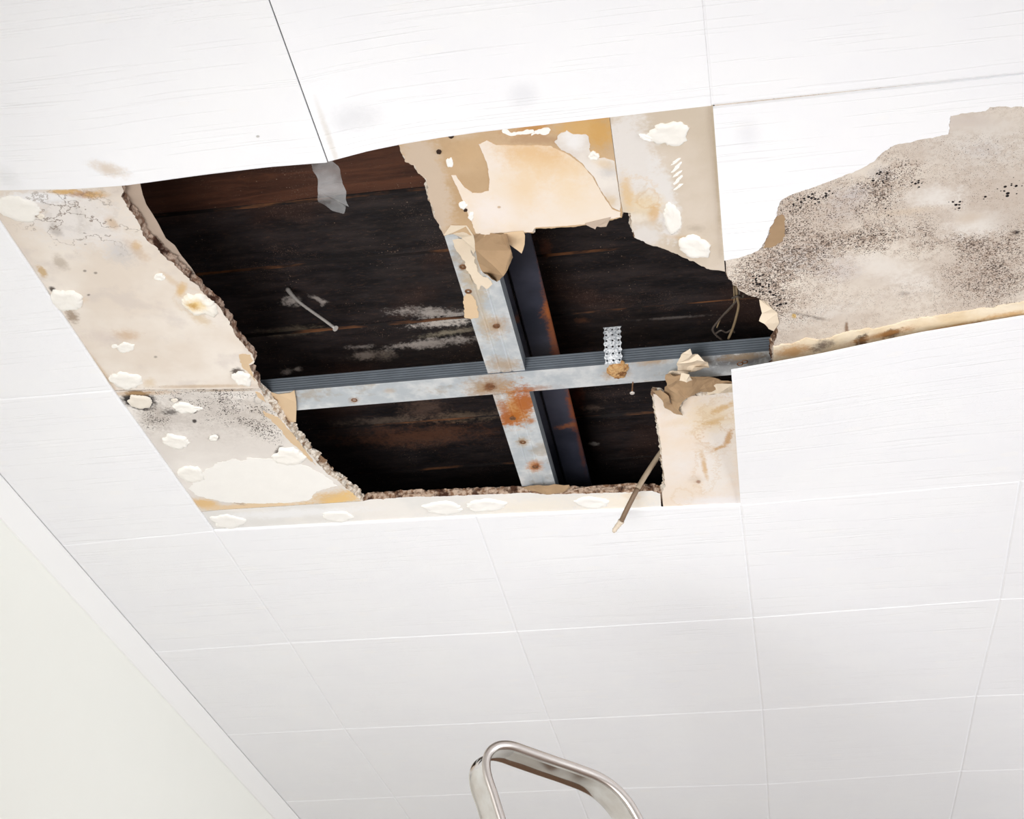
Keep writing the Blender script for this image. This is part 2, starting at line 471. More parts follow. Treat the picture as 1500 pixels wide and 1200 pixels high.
def mat_board_c():
    t = NT('painted_strip', 0.75, spec=0.25)
    c = t.mix(t.step(t.noise(9, 4), 0.4, 0.65), rgb(238, 234, 226), rgb(248, 242, 232))
    sp = [(430, 752, 120, 7, -3, rgb(252, 250, 246), 0.8, 0.7, 0.5), (330, 776, 40, 3, -3, rgb(214, 210, 200), 0.8, 0.8, 0.4),
          (780, 742, 110, 14, -2, rgb(250, 240, 222), 0.8, 0.9, 0.5), (925, 728, 16, 5, 5, rgb(222, 190, 150), 0.9, 0.5, 0.6),
          (910, 735, 60, 16, 0, rgb(252, 240, 220), 0.9, 0.9, 0.5), (550, 768, 200, 3, -3, rgb(226, 218, 200), 0.6, 0.9, 0.4)]
    t.bump(t.noise(90, 5), 0.2, 0.002)
    return t.color(t.mix(1.0, t.paint(c, sp), (0.93, 0.94, 0.97, 1), "MULTIPLY"))

def mat_board_d():
    t = NT('water_marked_board', 0.75, spec=0.25)
    c = t.mix(t.step(t.noise(9, 4), 0.35, 0.68), rgb(250, 232, 206), rgb(250, 241, 226))
    sp = [(1055, 670, 30, 70, 10, rgb(250, 243, 228), 0.8, 0.6, 0.5), (1040, 610, 44, 26, -10, rgb(248, 226, 184), 0.7, 0.8, 0.6),
          (1055, 600, 36, 16, -20, rgb(216, 172, 104), 0.7, 0.4, 0.9, 'ring'), (1046, 640, 26, 18, 10, rgb(214, 166, 96), 0.85, 0.35, 0.8, 'ring'),
          (1050, 638, 34, 30, 0, rgb(226, 190, 134), 0.6, 0.5, 0.8, 'ring'), (1035, 690, 18, 34, 10, rgb(218, 176, 112), 0.65, 0.4, 0.8, 'ring'),
          (1000, 728, 16, 14, 0, rgb(226, 190, 128), 0.75, 0.5, 0.6, 'ring'), (1020, 703, 12, 7, 0, rgb(206, 186, 160), 0.4, 0.9, 0.5),
          (1023, 706, 4, 3, 0, rgb(160, 116, 88), 0.8, 0.6, 0.4), (985, 620, 22, 5, -12, rgb(246, 226, 196), 0.6, 0.9, 0.5),
          (1055, 735, 60, 10, -1, rgb(252, 248, 240), 0.8, 0.8, 0.4), (1058, 598, 24, 5, -25, rgb(222, 178, 110), 0.7, 0.9, 0.9), (1067, 642, 5, 14, 20, rgb(206, 152, 78), 0.75, 0.8, 0.8), (1054, 656, 16, 3, -25, rgb(212, 160, 88), 0.7, 0.8, 0.8), (1032, 684, 4, 20, -12, rgb(220, 174, 106), 0.7, 0.9, 0.9), (1045, 618, 22, 4, -20, rgb(226, 186, 122), 0.6, 0.9, 0.9)]
    c = t.paint(c, sp)
    t.bump(t.noise(80, 5), 0.35, 0.002)
    return t.color(t.mix(1.0, c, (0.86, 0.86, 0.92, 1), "MULTIPLY"))

def mat_board_f():
    t = NT('brown_stained_backing_paper', 0.8, spec=0.25)
    c = t.mix(t.step(t.noise(9, 4), 0.35, 0.68), rgb(206, 174, 132), rgb(222, 192, 152))
    sp = [(625, 270, 34, 90, -16, rgb(222, 202, 176), 0.95, 0.35, 0.4), (632, 330, 18, 24, 0, rgb(206, 186, 164), 0.6, 0.8, 0.5),
          (860, 190, 50, 26, 10, rgb(230, 186, 118), 0.9, 0.7, 0.5), (880, 185, 20, 40, 0, rgb(222, 174, 100), 0.7, 0.8, 0.6),
          (780, 187, 26, 7, -8, rgb(214, 156, 86), 0.8, 0.8, 0.8), (770, 195, 36, 8, 0, rgb(196, 148, 92), 0.5, 0.9, 0.8),
          (686, 225, 30, 26, 0, rgb(224, 190, 144), 0.6, 0.9, 0.5), (788, 205, 60, 8, 0, rgb(196, 160, 122), 0.7, 0.8, 0.6),
          (680, 195, 26, 10, -10, rgb(226, 206, 176), 0.6, 0.9, 0.6)]
    c = t.paint(c, sp)
    t.bump(t.noise(90, 5), 0.25, 0.002)
    return t.color(t.mix(1.0, c, (0.8, 0.79, 0.82, 1), "MULTIPLY"))

def mat_skim_stained():
    t = NT('orange_stained_skim', 0.6, spec=0.3)
    c = t.mix(t.step(t.noise(10, 4), 0.35, 0.68), rgb(250, 236, 210), rgb(252, 243, 226))
    sp = [(800, 235, 70, 30, 10, rgb(244, 212, 160), 0.85, 1.0, 0.5), (775, 220, 50, 20, 5, rgb(236, 196, 138), 0.7, 1.0, 0.6),
          (770, 270, 34, 44, 0, rgb(248, 222, 178), 0.7, 1.0, 0.5), (830, 275, 36, 30, 20, rgb(249, 226, 184), 0.6, 1.0, 0.5),
          (715, 310, 40, 30, 0, rgb(253, 246, 234), 0.9, 0.9, 0.5), (690, 330, 14, 22, 10, rgb(250, 236, 208), 0.6, 0.9, 0.5),
          (731, 303, 3, 2, 0, rgb(206, 176, 136), 0.8, 0.6, 0.4)]
    c = t.paint(c, sp)
    t.bump(t.noise(60, 5), 0.2, 0.002)
    return t.color(t.mix(1.0, c, (0.86, 0.83, 0.86, 1), "MULTIPLY"))

def mat_skim_grey():
    t = NT('greyed_skim', 0.7, spec=0.3)
    c = t.mix(t.step(t.noise(14, 4), 0.35, 0.68), rgb(232, 222, 210), rgb(246, 238, 226))
    sp = [(840, 205, 20, 18, 30, WHITE, 0.9, 0.8, 0.4), (870, 225, 6, 5, 0, rgb(250, 246, 240), 1.0, 0.4, 0.3),
          (893, 250, 16, 12, 0, rgb(206, 202, 198), 0.6, 0.9, 0.6), (893, 295, 14, 12, 0, rgb(226, 200, 160), 0.7, 0.9, 0.5),
          (885, 240, 20, 8, 20, rgb(238, 208, 160), 0.5, 1.0, 0.5)]
    c = t.paint(c, sp)
    t.bump(t.noise(60, 5), 0.25, 0.002)
    return t.color(t.mix(1.0, c, (0.86, 0.86, 0.88, 1), "MULTIPLY"))

def mat_board_g():
    t = NT('beige_board_with_ochre_runs', 0.75, spec=0.25)
    c = t.mix(t.step(t.noise(9, 4), 0.35, 0.68), rgb(224, 208, 184), rgb(236, 222, 202))
    sp = [(925, 230, 40, 70, -8, rgb(246, 240, 230), 0.95, 0.45, 0.5), (970, 290, 22, 60, -12, rgb(247, 242, 233), 0.95, 0.4, 0.5),
          (945, 300, 34, 20, 0, rgb(246, 226, 190), 0.9, 0.8, 0.5), (935, 278, 26, 18, 20, rgb(236, 196, 136), 0.8, 0.5, 0.7, 'ring'),
          (950, 292, 18, 14, 0, rgb(226, 178, 110), 0.85, 0.4, 0.6, 'ring'), (958, 312, 10, 16, 10, rgb(230, 186, 126), 0.7, 0.7, 0.6),
          (918, 280, 10, 28, -10, rgb(238, 204, 152), 0.8, 0.8, 0.6), (925, 320, 30, 8, 0, rgb(250, 240, 222), 0.8, 0.8, 0.5),
          (945, 345, 30, 16, 15, rgb(240, 234, 224), 0.9, 0.6, 0.5), (985, 325, 14, 28, 0, rgb(248, 244, 236), 0.95, 0.5, 0.4),
          (1020, 335, 14, 6, 0, rgb(200, 184, 162), 0.6, 0.9, 0.7), (1049, 250, 3, 110, -4, rgb(206, 188, 160), 0.8, 0.8, 0.5),
          (1000, 348, 30, 4, 4, rgb(222, 190, 148), 0.6, 0.9, 0.6)]
    c = t.paint(c, sp)
    t.bump(t.noise(80, 5), 0.3, 0.002)
    return t.color(t.mix(1.0, c, (0.8, 0.8, 0.83, 1), "MULTIPLY"))

def mat_board_m():
    t = NT('black_speckled_mouldy_board', 0.9, spec=0.15)
    c = t.mix(t.step(t.noise(7, 5), 0.35, 0.68), rgb(208, 196, 184), rgb(228, 219, 207))
    sp = [(1440, 210, 90, 46, 0, rgb(224, 218, 210), 0.9, 1.0, 0.6), (1430, 330, 60, 22, -8, rgb(234, 229, 222), 0.9, 0.8, 0.7),
          (1370, 290, 50, 20, 0, rgb(236, 232, 226), 0.8, 0.9, 0.7), (1290, 390, 60, 20, 15, rgb(232, 226, 218), 0.8, 0.9, 0.7),
          (1340, 415, 40, 22, 0, rgb(234, 228, 220), 0.7, 1.0, 0.7), (1250, 285, 36, 14, -20, rgb(196, 190, 190), 0.6, 1.0, 0.6),
          (1290, 255, 20, 12, 0, rgb(184, 178, 178), 0.6, 1.0, 0.6), (1235, 300, 36, 30, -20, rgb(202, 194, 190), 0.5, 1.0, 0.6),
          (1440, 220, 30, 14, 0, rgb(206, 200, 198), 0.5, 1.0, 0.6), (1420, 178, 40, 10, 0, rgb(206, 194, 186), 0.5, 1.0, 0.6),
          (1175, 380, 50, 22, -10, rgb(202, 196, 192), 0.7, 1.0, 0.6), (1230, 395, 40, 20, -10, rgb(204, 196, 194), 0.6, 1.0, 0.6),
          (1200, 460, 80, 14, -14, rgb(226, 220, 212), 0.7, 0.9, 0.6), (1163, 463, 4, 4, 0, rgb(226, 190, 110), 0.95, 0.5, 0.4),
          (1480, 320, 40, 22, 0, rgb(200, 188, 176), 0.6, 1.0, 0.6), (1420, 320, 26, 10, -10, rgb(206, 188, 168), 0.6, 1.0, 0.7),
          (1330, 310, 60, 6, -6, rgb(214, 196, 174), 0.6, 1.0, 0.7), (1120, 480, 12, 40, 0, rgb(238, 222, 198), 0.6, 0.8, 0.6),
          (1488, 341, 8, 5, 0, BLACK, 0.95, 0.6, 0.8), (1180, 462, 34, 3, 12, rgb(96, 80, 66), 0.6, 0.9, 0.9),
          (1240, 480, 3, 12, 0, rgb(120, 86, 56), 0.8, 0.8, 0.8), (1325, 430, 10, 4, 0, rgb(150, 140, 136), 0.6, 1.0, 0.5)]
    c = t.paint(c, sp)
    w = t.noise(22, 4)
    d = t.step(t.noise(9, 5, 0.62), 0.26, 0.52)
    gs = [t.spot(*a, 1.0, 0.7, w)[0] for a in ((1170, 350, 110, 70, -20), (1290, 270, 60, 36, -20), (1455, 390, 80, 60, -10), (1320, 350, 120, 30, 0), (1130, 430, 60, 40, 30))]
    g = gs[0]
    for q in gs[1:]: g = t.math('ADD', g, q, clamp=True)
    d1 = t.math('MULTIPLY', t.math('ADD', t.math('MULTIPLY', g, 0.50), 0.36), d, clamp=True)
    pale = [t.spot(*a, 1.0, 0.7, w)[0] for a in ((1430, 325, 60, 22, -8), (1365, 285, 46, 16, 0), (1300, 395, 56, 18, 12), (1420, 180, 120, 24, 0))]
    pm = pale[0]
    for q in pale[1:]: pm = t.math('ADD', pm, q, clamp=True)
    d1 = t.math('MULTIPLY', d1, t.math('SUBTRACT', 1.0, t.math('MULTIPLY', pm, 0.9)))
    c = t.mix(t.math('MULTIPLY', d1, t.step(t.noise(130, 4, 0.6), 0.44, 0.62)), c, rgb(190, 172, 156))
    c = t.specks(c, rgb(128, 110, 98), 620, 1.05, d1, 0.75)
    c = t.specks(c, rgb(92, 78, 70), 430, 0.88, d1, 0.9)
    c = t.specks(c, rgb(52, 44, 44), 290, 0.5, d1, 1.0)
    cl = [t.spot(*a, 0.9, 0.5, w)[0] for a in ((1288, 258, 22, 16, 0), (1342, 268, 16, 12, 0), (1455, 218, 14, 10, 0), (1120, 420, 34, 22, 40), (1145, 440, 14, 24, 0), (1190, 292, 60, 14, -22), (1445, 290, 12, 8, 0), (1400, 300, 14, 14, 0), (1480, 280, 26, 20, 0), (1310, 310, 20, 10, 0))]
    k = cl[0]
    for q in cl[1:]: k = t.math('ADD', k, q, clamp=True)
    c = t.specks(c, rgb(32, 26, 28), 210, 0.66, k, 1.0)
    t.bump(t.noise(70, 5), 0.3, 0.002)
    return t.color(t.mix(1.0, c, (0.95, 0.935, 0.925, 1), "MULTIPLY"))

# ---------------------------------------------------------------- the room shell
WX = -0.347
XR, YN, YF = 4.2, -3.4, 4.6
floor = boxobj('floor', (WX-0.1, YN-0.1, -0.1), (XR+0.1, YF+0.1, 0.0), M_FLOORWOOD, kind='structure')
wl = boxobj('wall_left', (WX-0.1, YN, 0.0), (WX, YF, H+0.19), M_WALL, kind='structure')
boxobj('wall_right', (XR, YN, 0.0), (XR+0.1, YF, H+0.19), M_WHITEWALL, kind='structure')
boxobj('wall_back', (WX-0.1, YF, 0.0), (XR+0.1, YF+0.1, H+0.19), M_WHITEWALL, kind='structure')
boxobj('wall_front', (WX-0.1, YN-0.1, 0.0), (XR+0.1, YN, H+0.19), M_WHITEWALL, kind='structure')
# coving between left wall and ceiling
bm = bmesh.new()
prof = [(0, -0.037), (0.004, -0.037), (0.012, -0.029), (0.029, -0.012), (0.037, -0.004), (0.037, 0.0), (0, 0)]
ra = [bm.verts.new((WX+p[0], YN, H+p[1])) for p in prof]
rb = [bm.verts.new((WX+p[0], YF, H+p[1])) for p in prof]
for i in range(len(prof)):
    bm.faces.new((ra[i], ra[(i+1) % len(prof)], rb[(i+1) % len(prof)], rb[i]))
bm.faces.new(ra); bm.faces.new(rb)
finish('trim_left', bm, M_TRIM, kind='structure')

# plain board lining all round the opening
OX0, OX1, OY0, OY1 = -0.035, 1.53, -0.07, 1.06
bm = bmesh.new()
for lo, hi in (((WX, YN, ZB), (XR, OY0, ZT)), ((WX, OY1, ZB), (XR, YF, ZT)), ((WX, OY0, ZB), (OX0, OY1, ZT)), ((OX1, OY0, ZB), (XR, OY1, ZT))):
    box(bm, lo, hi)
ceiling = finish('ceiling', bm, M_BOARDPLAIN, kind='structure')

# ---------------------------------------------------------------- ceiling tiles
meas = {(0, 1): (165, 572), (0, 2): (313, 778), (0, 3): (425, 942), (0, 4): (505, 1068), (1, 2): (697, 757), (1, 3): (757, 925),
        (1, 4): (805, 1055), (2, 0): (1042, 155), (2, 2): (1085, 740), (2, 3): (1103, 905), (2, 4): (1117, 1040), (2, 5): (1124, 1149),
        (3, 2): (1495, 705), (3, 3): (1465, 878), (3, 4): (1430, 1020), (3, 5): (1408, 1130)}
def corner(i, j):
    if (i, j) in meas:
        w = U(*meas[(i, j)], H)
        return Vector((w[0], w[1]))
    return Vector((max(WX+0.036, i*0.5), j*0.5))
TT = 0.0042
def tile_flat(cs):
    cen = sum(cs, Vector((0, 0)))/4
    bm = bmesh.new()
    def ring(ins, z):
        out = []
        for c in cs:
            d = cen-c
            out.append(bm.verts.new((c.x+ins*(1 if d.x > 0 else -1), c.y+ins*(1 if d.y > 0 else -1), z)))
        return out
    r = [ring(0.00008, H+TT), ring(0.00008, H+0.0012), ring(0.0008, H+0.0009), ring(0.0036, H)]
    bm.faces.new(r[0]); bm.faces.new(r[3])
    for a in range(3):
        for i in range(4):
            bm.faces.new((r[a][i], r[a][(i+1) % 4], r[a+1][(i+1) % 4], r[a+1][i]))
    return bm
def tile_bent(cs, drop, n=28, gap=(0.0001, 0.0001)):
    """cs: corners near-left, near-right, far-right, far-left; drop(u, v) metres below the ceiling"""
    bm = bmesh.new()
    def grid(dz):
        g = []
        for b in range(n+1):
            row = []
            for a in range(n+1):
                u = gap[0] + (1-gap[0]-gap[1])*a/n; v = 0.0003+0.9994*b/n
                p = cs[0]*(1-u)*(1-v)+cs[1]*u*(1-v)+cs[2]*u*v+cs[3]*(1-u)*v
                row.append(bm.verts.new((p.x, p.y, H+dz-drop(u, v))))
            g.append(row)
        return g
    lo, hi = grid(0.0), grid(TT)
    for b in range(n):
        for a in range(n):
            f = bm.faces.new((lo[b][a], lo[b][a+1], lo[b+1][a+1], lo[b+1][a])); f.smooth = True
            f = bm.faces.new((hi[b][a], hi[b][a+1], hi[b+1][a+1], hi[b+1][a])); f.smooth = True
    def side(p, q):
        p = [bm.verts.new(v.co) for v in p]; q = [bm.verts.new(v.co) for v in q]
        for k in range(n): bm.faces.new((p[k], p[k+1], q[k+1], q[k]))
    side(lo[0], hi[0]); side(lo[n], hi[n])
    side([w[0] for w in lo], [w[0] for w in hi]); side([w[n] for w in lo], [w[n] for w in hi])
    return bm
def interp(x, xs, ys):
    return float(np.interp(x, xs, ys))
missing = {(0, 0), (1, 0), (0, 1), (1, 1)}
for j in range(-6, 9):
    for i in range(-1, 8):
        if (i, j) in missing: continue
        cs = [corner(i, j), corner(i+1, j), corner(i+1, j+1), corner(i, j+1)]
        if i == 7:
            cs[1].x = cs[2].x = XR-0.002
        if (i, j) == (0, -1):
            f = lambda u, v: 0.0005+max(0, interp(u*0.5, [0, .04, .14, .22, .33, .42, .5], [.006, .012, .0235, .0275, .023, .0215, .0245]))*v**1.25
            bm = tile_bent(cs, f, 40, (0.0001, 0.0016))
            finish('ceiling_tile', bm, M_TILE, ceiling, label='ceiling tile with its free edge sagging beside the hanging tape')
        elif (i, j) == (1, -1):
            f = lambda u, v: interp(0.5+u*0.5, [.5, .525, .554, .6, .65, .7, 1], [.0238, .0185, .0125, .0068, .003, .001, .0])*v**1.25
            finish('ceiling_tile', tile_bent(cs, f, 40, (0.0016, 0.0001)), M_TILE, ceiling, label='ceiling tile whose left corner droops over the hole')
        elif (i, j) == (2, 1):
            f = lambda u, v: interp(u*0.5, [0, .133, .287, .439, .5], [.0645, .0488, .0245, .0092, .006])*max(0, 1-v*1.02)**1.35
            finish('ceiling_tile', tile_bent(cs, f, 36), M_TILE, ceiling, label='ceiling tile curling down below the mouldy board')
        elif (i, j) == (2, 0):
            runs = [(0, [(1044.5, 159), (1200, 142.5)]), (0, [(1640, 94), (1570, 149)]),
                    (1.0, [(1510, 156), (1450, 157), (1440, 163), (1410, 166), (1391, 170)]), (0.8, [(1389, 197), (1345, 205), (1310, 213), (1295, 222), (1280, 237), (1262, 247),
                     (1225, 262), (1190, 275), (1165, 283), (1145, 293), (1138, 307), (1137, 318), (1127, 334), (1122, 350), (1112, 366), (1103, 371), (1082, 378)]), (0, [(1061, 382)])]
            slab('ceiling_tile', runs, H, TT, [M_TILE, M_TILE], ceiling, seed=3, crumble=0.0015, label='ceiling tile torn along a ragged diagonal edge')
        else:
            finish('ceiling_tile', tile_flat(cs), M_TILE, ceiling)

# ---------------------------------------------------------------- plasterboard panels
CR = 0.006
A = slab('plasterboard_panel', [(0, [(-62, 245), (165, 225)]), (1.5, [(178, 262), (179, 275), (180, 292), (205, 330), (215, 352), (240, 375), (262, 395), (285, 415),
         (297, 428), (310, 440), (325, 455), (340, 480), (357, 505), (369, 518), (373, 530), (364, 535), (376, 557), (379, 567)]), (0, [(381, 569.0), (150, 572)])],
         ZB, TB, [mat_board_a(), M_COREDARK], ceiling, 11, 0.0025, label='cream board with white glue dabs and damp top edge')
B = slab('plasterboard_panel', [(0, [(150, 572.8), (381, 569.8)]), (1.6, [(388, 584), (407, 609), (425, 630), (446, 658), (468, 682), (489, 701), (499, 708), (517, 722), (532, 734)]),
         (0, [(321, 747), (282, 751)])], ZB, TB, [mat_board_b(), M_CORE], ceiling, 12, 0.007, label='mould-speckled board with a smeared white patch')
Cp = slab('plasterboard_panel', [(0, [(282, 751.3), (321, 747.3), (532, 734.3)]), (1.4, [(540, 732), (600, 728), (650, 727), (700, 725), (765, 722), (820, 724), (900, 722), (955, 719), (967, 723)]),
         (0, [(969, 748), (976, 772), (308, 806)])], ZB, TB, [mat_board_c(), M_COREMID], ceiling, 13, 0.004, label='narrow off-white strip along the bottom of the hole')
D = slab('plasterboard_panel', [(1.0, [(957, 577), (960, 600), (968, 650), (972, 690), (975, 712), (970, 722)]), (0, [(972, 748), (979, 770), (1108, 764), (1095, 573)]),
         (1.3, [(1074, 574), (1037, 579), (1007, 581), (998, 597), (1000, 609), (985, 600), (977, 596), (970, 581)])], ZB, TB, [mat_board_d(), M_CORE], ceiling, 14, 0.003,
         label='water-marked cream board with a curled torn top')
F = slab('plasterboard_panel', [(0, [(572, 190), (890, 150), (893, 174), (897, 205), (903, 250), (908, 290)]), (1.3, [(912, 311), (911, 319), (895, 323), (880, 326), (857, 330), (831, 333), (784, 335), (781, 342),
         (767, 342), (727, 343), (711, 347), (695, 345), (679, 340), (657, 342), (651, 346), (645, 331), (639, 321), (637, 310), (631, 299), (628, 289), (625, 267),
         (617, 257), (608, 243), (593, 237), (588, 225), (584, 212), (578, 200)])], ZB, TB, [mat_board_f(), M_CORE], ceiling, 15, 0.0035, label='brown and ochre stained board above the steel cross')
G = slab('plasterboard_panel', [(0, [(890.6, 150), (1040, 132), (1045, 157), (1062, 398)]), (1.2, [(1053, 396), (1040, 395), (1024, 388), (1000, 377), (979, 367), (955, 360), (929, 348), (925, 335),
         (924, 312)]), (0, [(912.6, 311), (908.6, 290), (903.6, 250), (897.6, 205), (893.6, 174)])], ZB, TB, [mat_board_g(), M_CORE], ceiling, 16, 0.003, label='beige board with ochre water runs')
Mb = slab('plasterboard_panel', [(0, [(1042.5, 132), (1047, 157), (1064, 399)]), (1.4, [(1067, 409), (1080, 420), (1093, 431), (1113, 438), (1125, 445), (1133, 458), (1139, 468), (1138, 492), (1131, 509),
         (1131, 533), (1131, 545)]), (0, [(1560, 473), (1655, 90)])], ZB, TB, [mat_board_m(), M_COREMID], ceiling, 17, 0.003, label='mould-speckled grey board at the right')
boxobj('plasterboard_panel', (1.035, 0.64, ZB), (OX1-0.002, OY1-0.002, ZT), M_BOARDPLAIN, ceiling)

# skins of paint, skim and paper still on the boards
ZL = ZB-0.0006
slab('skim_layer', [(0.5, [(600*.2667+541, 211.5), (713, 206), (727, 213), (765, 213), (807, 214), (822, 222), (833, 227), (852, 241), (868, 259), (881, 283), (897, 307)]),
     (0.6, [(909, 311), (909, 318), (893, 321), (860, 328), (831, 331), (785, 333), (780, 340), (740, 341), (711, 344), (697, 342), (689, 321), (673, 283), (661, 257), (668, 257), (679, 273), (692, 283),
     (705, 283), (716, 280), (717, 262), (713, 238), (706, 222)])], ZL, 0.0006, mat_skim_stained(), F, 21, label='orange-stained cream skim layer')
slab('skim_layer', [(1.2, [(812, 208), (818, 198), (830, 191), (840, 197), (858, 197), (863, 208), (864, 222), (874, 231), (893, 234)]), (0.3, [(900, 236), (905, 270), (909, 300), (908, 309)]),
     (0.6, [(897, 304), (883, 283), (870, 259), (853, 239), (835, 225), (822, 220)])], ZL, 0.0006, mat_skim_grey(), F, 22)
slab('skim_layer', [(1.5, [(735, 192), (742, 189), (750, 195), (762, 193), (781, 190), (783, 193), (768, 197), (752, 199), (740, 196)])], ZL, 0.0006, M_SKIM, F, 23)
slab('skim_layer', [(1.5, [(783, 192), (795, 188), (803, 187), (805, 193), (796, 198), (785, 196), (778, 199)])], ZL, 0.0006, M_SKIM, F, 24)
slab('skim_layer', [(1.6, [(288, 704), (300, 690), (312, 684), (318, 678), (340, 673), (355, 676), (362, 671), (395, 672), (430, 676), (452, 684), (470, 694), (488, 706), (494, 712), (478, 716),
     (462, 722), (452, 733), (420, 737), (380, 738), (330, 736), (290, 727), (276, 716)])], ZL, 0.0006, M_SKIM, B, 25, label='smeared white filler patch')
slab('paper_layer', [(1.2, [(385, 602), (390, 605), (407, 611), (430, 637), (453, 668), (463, 682), (455, 676), (440, 660), (422, 644), (406, 624), (397, 614), (388, 610)])], ZL, 0.0006, M_PAPER, B, 26)
slab('paper_layer', [(1.0, [(374, 574), (381, 576), (390, 590), (387, 588), (378, 582)])], ZL, 0.0006, M_PAPER, B, 27)
slab('paper_layer', [(1.0, [(350, 520), (358, 519), (367, 520), (371, 529), (364, 533.5), (371, 550), (374, 559), (364, 546), (355, 538)])], ZL, 0.0006, M_PAPER, A, 28)
slab('paper_layer', [(1.4, [(1118, 364), (1120, 354), (1126, 346), (1129, 334), (1136, 320), (1145, 313), (1149, 318), (1150, 335), (1147, 352), (1134, 361)])], ZL, 0.0006, M_PAPERDARK, Mb, 29, label='bare brown paper patch')

t = NT('cream_tapered_edge', 0.8, spec=0.2)
c = t.mix(t.step(t.noise(12, 4), 0.35, 0.65), rgb(232, 210, 176), rgb(246, 232, 208))
c = t.paint(c, [(1160, 514, 34, 10, -10, rgb(214, 168, 116), 0.9, 0.9, 0.8), (1205, 505, 18, 8, -20, rgb(92, 74, 68), 0.8, 0.9, 0.9), (1262, 497, 12, 8, -30, rgb(58, 40, 30), 0.95, 0.6, 0.9),
                (1305, 487, 18, 6, -15, rgb(66, 46, 34), 0.95, 0.6, 0.9), (1290, 490, 60, 5, -14, rgb(190, 138, 84), 0.8, 0.9, 0.8), (1470, 461, 50, 5, -10, rgb(214, 172, 116), 0.8, 0.9, 0.8),
                (1430, 472, 12, 3, -10, rgb(150, 106, 62), 0.8, 0.8, 0.8), (1380, 480, 60, 3, -12, rgb(206, 160, 104), 0.7, 0.8, 0.6), (1150, 488, 26, 6, 0, rgb(250, 244, 232), 0.6, 0.9, 0.6)])
t.bump(t.noise(60, 5), 0.5, 0.004)
M_RIM = t.color(c)
slab('paper_layer', [(1.6, [(1133, 509), (1150, 505), (1165, 503), (1180, 496), (1200, 499), (1225, 492), (1240, 487), (1262, 484), (1290, 481), (1330, 470), (1420, 456), (1520, 440)]), (0, [(1560, 470), (1500, 482), (1133, 543)])],
     ZB-0.002, 0.002, M_RIM, Mb, 30, label='stained cream rim of the board')

# dabs of glue and filler: (panel, cx, cy, rx, ry, angle, depth, material)
dabs = [(A, 28, 305, 36, 16, 14, .003, M_DABWHITE), (A, 97, 439, 25, 14, 12, .0055, M_DABWHITE), (A, 234, 405, 8, 5, 8, .003, M_DABWHITE), (A, 60, 317, 5, 3, 0, .002, M_DABCREAM),
        (A, 184, 509, 13, 7, -4, .002, M_DABWHITE), (A, 184, 557, 26, 11, 6, .004, M_DABWHITE), (A, 355, 554, 15, 9, 25, .004, M_DABWHITE), (A, 168, 507, 5, 2.5, 0, .0015, M_DABWHITE),
        (B, 204, 588, 18, 9, 10, .003, M_DABCREAM), (B, 270, 597, 18, 7, 6, .004, M_DABWHITE), (B, 258, 646, 22, 9, 8, .0045, M_DABWHITE), (B, 313, 641, 7, 4, -6, .003, M_DABWHITE),
        (B, 424, 668, 24, 12, 6, .0045, M_DABWHITE), (B, 280, 694, 20, 11, 10, .004, M_DABWHITE), (B, 256, 586, 5, 2.5, 0, .002, M_DABCREAM), (B, 288, 598, 9, 2.5, -2, .002, M_DABWHITE),
        (Cp, 334, 764, 24, 9, 4, .0028, M_SKIM), (Cp, 495, 756, 22, 8, 2, .0028, M_SKIM), (Cp, 650, 744, 27, 9, 2, .0032, M_SKIM), (Cp, 712, 740, 28, 9, -2, .0032, M_SKIM), (Cp, 866, 736, 24, 8, 2, .003, M_SKIM),
        (G, 980, 195, 28, 17, -6, .004, M_SKIMPALE), (G, 950, 201, 14, 4, 15, .003, M_SKIM), (G, 1018, 361, 24, 16, 14, .005, M_SKIMPALE), (G, 985, 320, 13, 22, -8, .003, M_SKIMPALE),
        (F, 659, 238, 5, 7, 0, .002, M_SKIM), (F, 678, 300, 6, 5, 0, .003, M_SKIM), (F, 690, 316, 4, 6, 10, .002, M_SKIM), (F, 870, 228, 8, 6, 0, .003, M_SKIMPALE)]
for k, (p, cx, cy, rx, ry, an, dp, m) in enumerate(dabs):
    dab('glue_dab', cx, cy, rx, ry, an, dp, m, p, seed=k)
# the water-filled hollow dab by the left edge of the hole
t = NT('ochre_centred_adhesive', 0.6, spec=0.3)
c = t.paint(rgb(246, 240, 228), [(286, 443, 17, 9, 12, rgb(238, 206, 140), 0.9, 0.9, 0.5), (284, 445, 10, 4, 25, rgb(200, 156, 88), 0.9, 0.8, 0.7)])
t.bump(t.noise(90, 4), 0.5, 0.003)
dab('glue_dab', 293, 446, 27, 14, 18, .006, t.color(c), A, seed=77, label='glue dab with ochre centre')
# small scaly flakes of glue on the beige board
for k in range(7):
    dab('glue_flake', 990+3*sin(k*2.1)+k*0.6, 236+k*6.2, 8-0.5*k % 3, 1.7, -38, .0015, M_SKIM, G, seed=50+k, ragged=0.3)
# dark nail heads and holes in the stained board
M_NAILDARK = mat_plain('rusted_nail_head', rgb(62, 44, 34), 0.6, 0.2, 300, 0.5, 400, 0.4)
for k, (x, y, r_) in enumerate(((643, 222, 4, ), (661, 199, 4), (682, 307, 3))):
    dab('nail_head', x, y, r_, r_*0.75, 0, .0022, M_NAILDARK, F, seed=30+k, ragged=0.08)

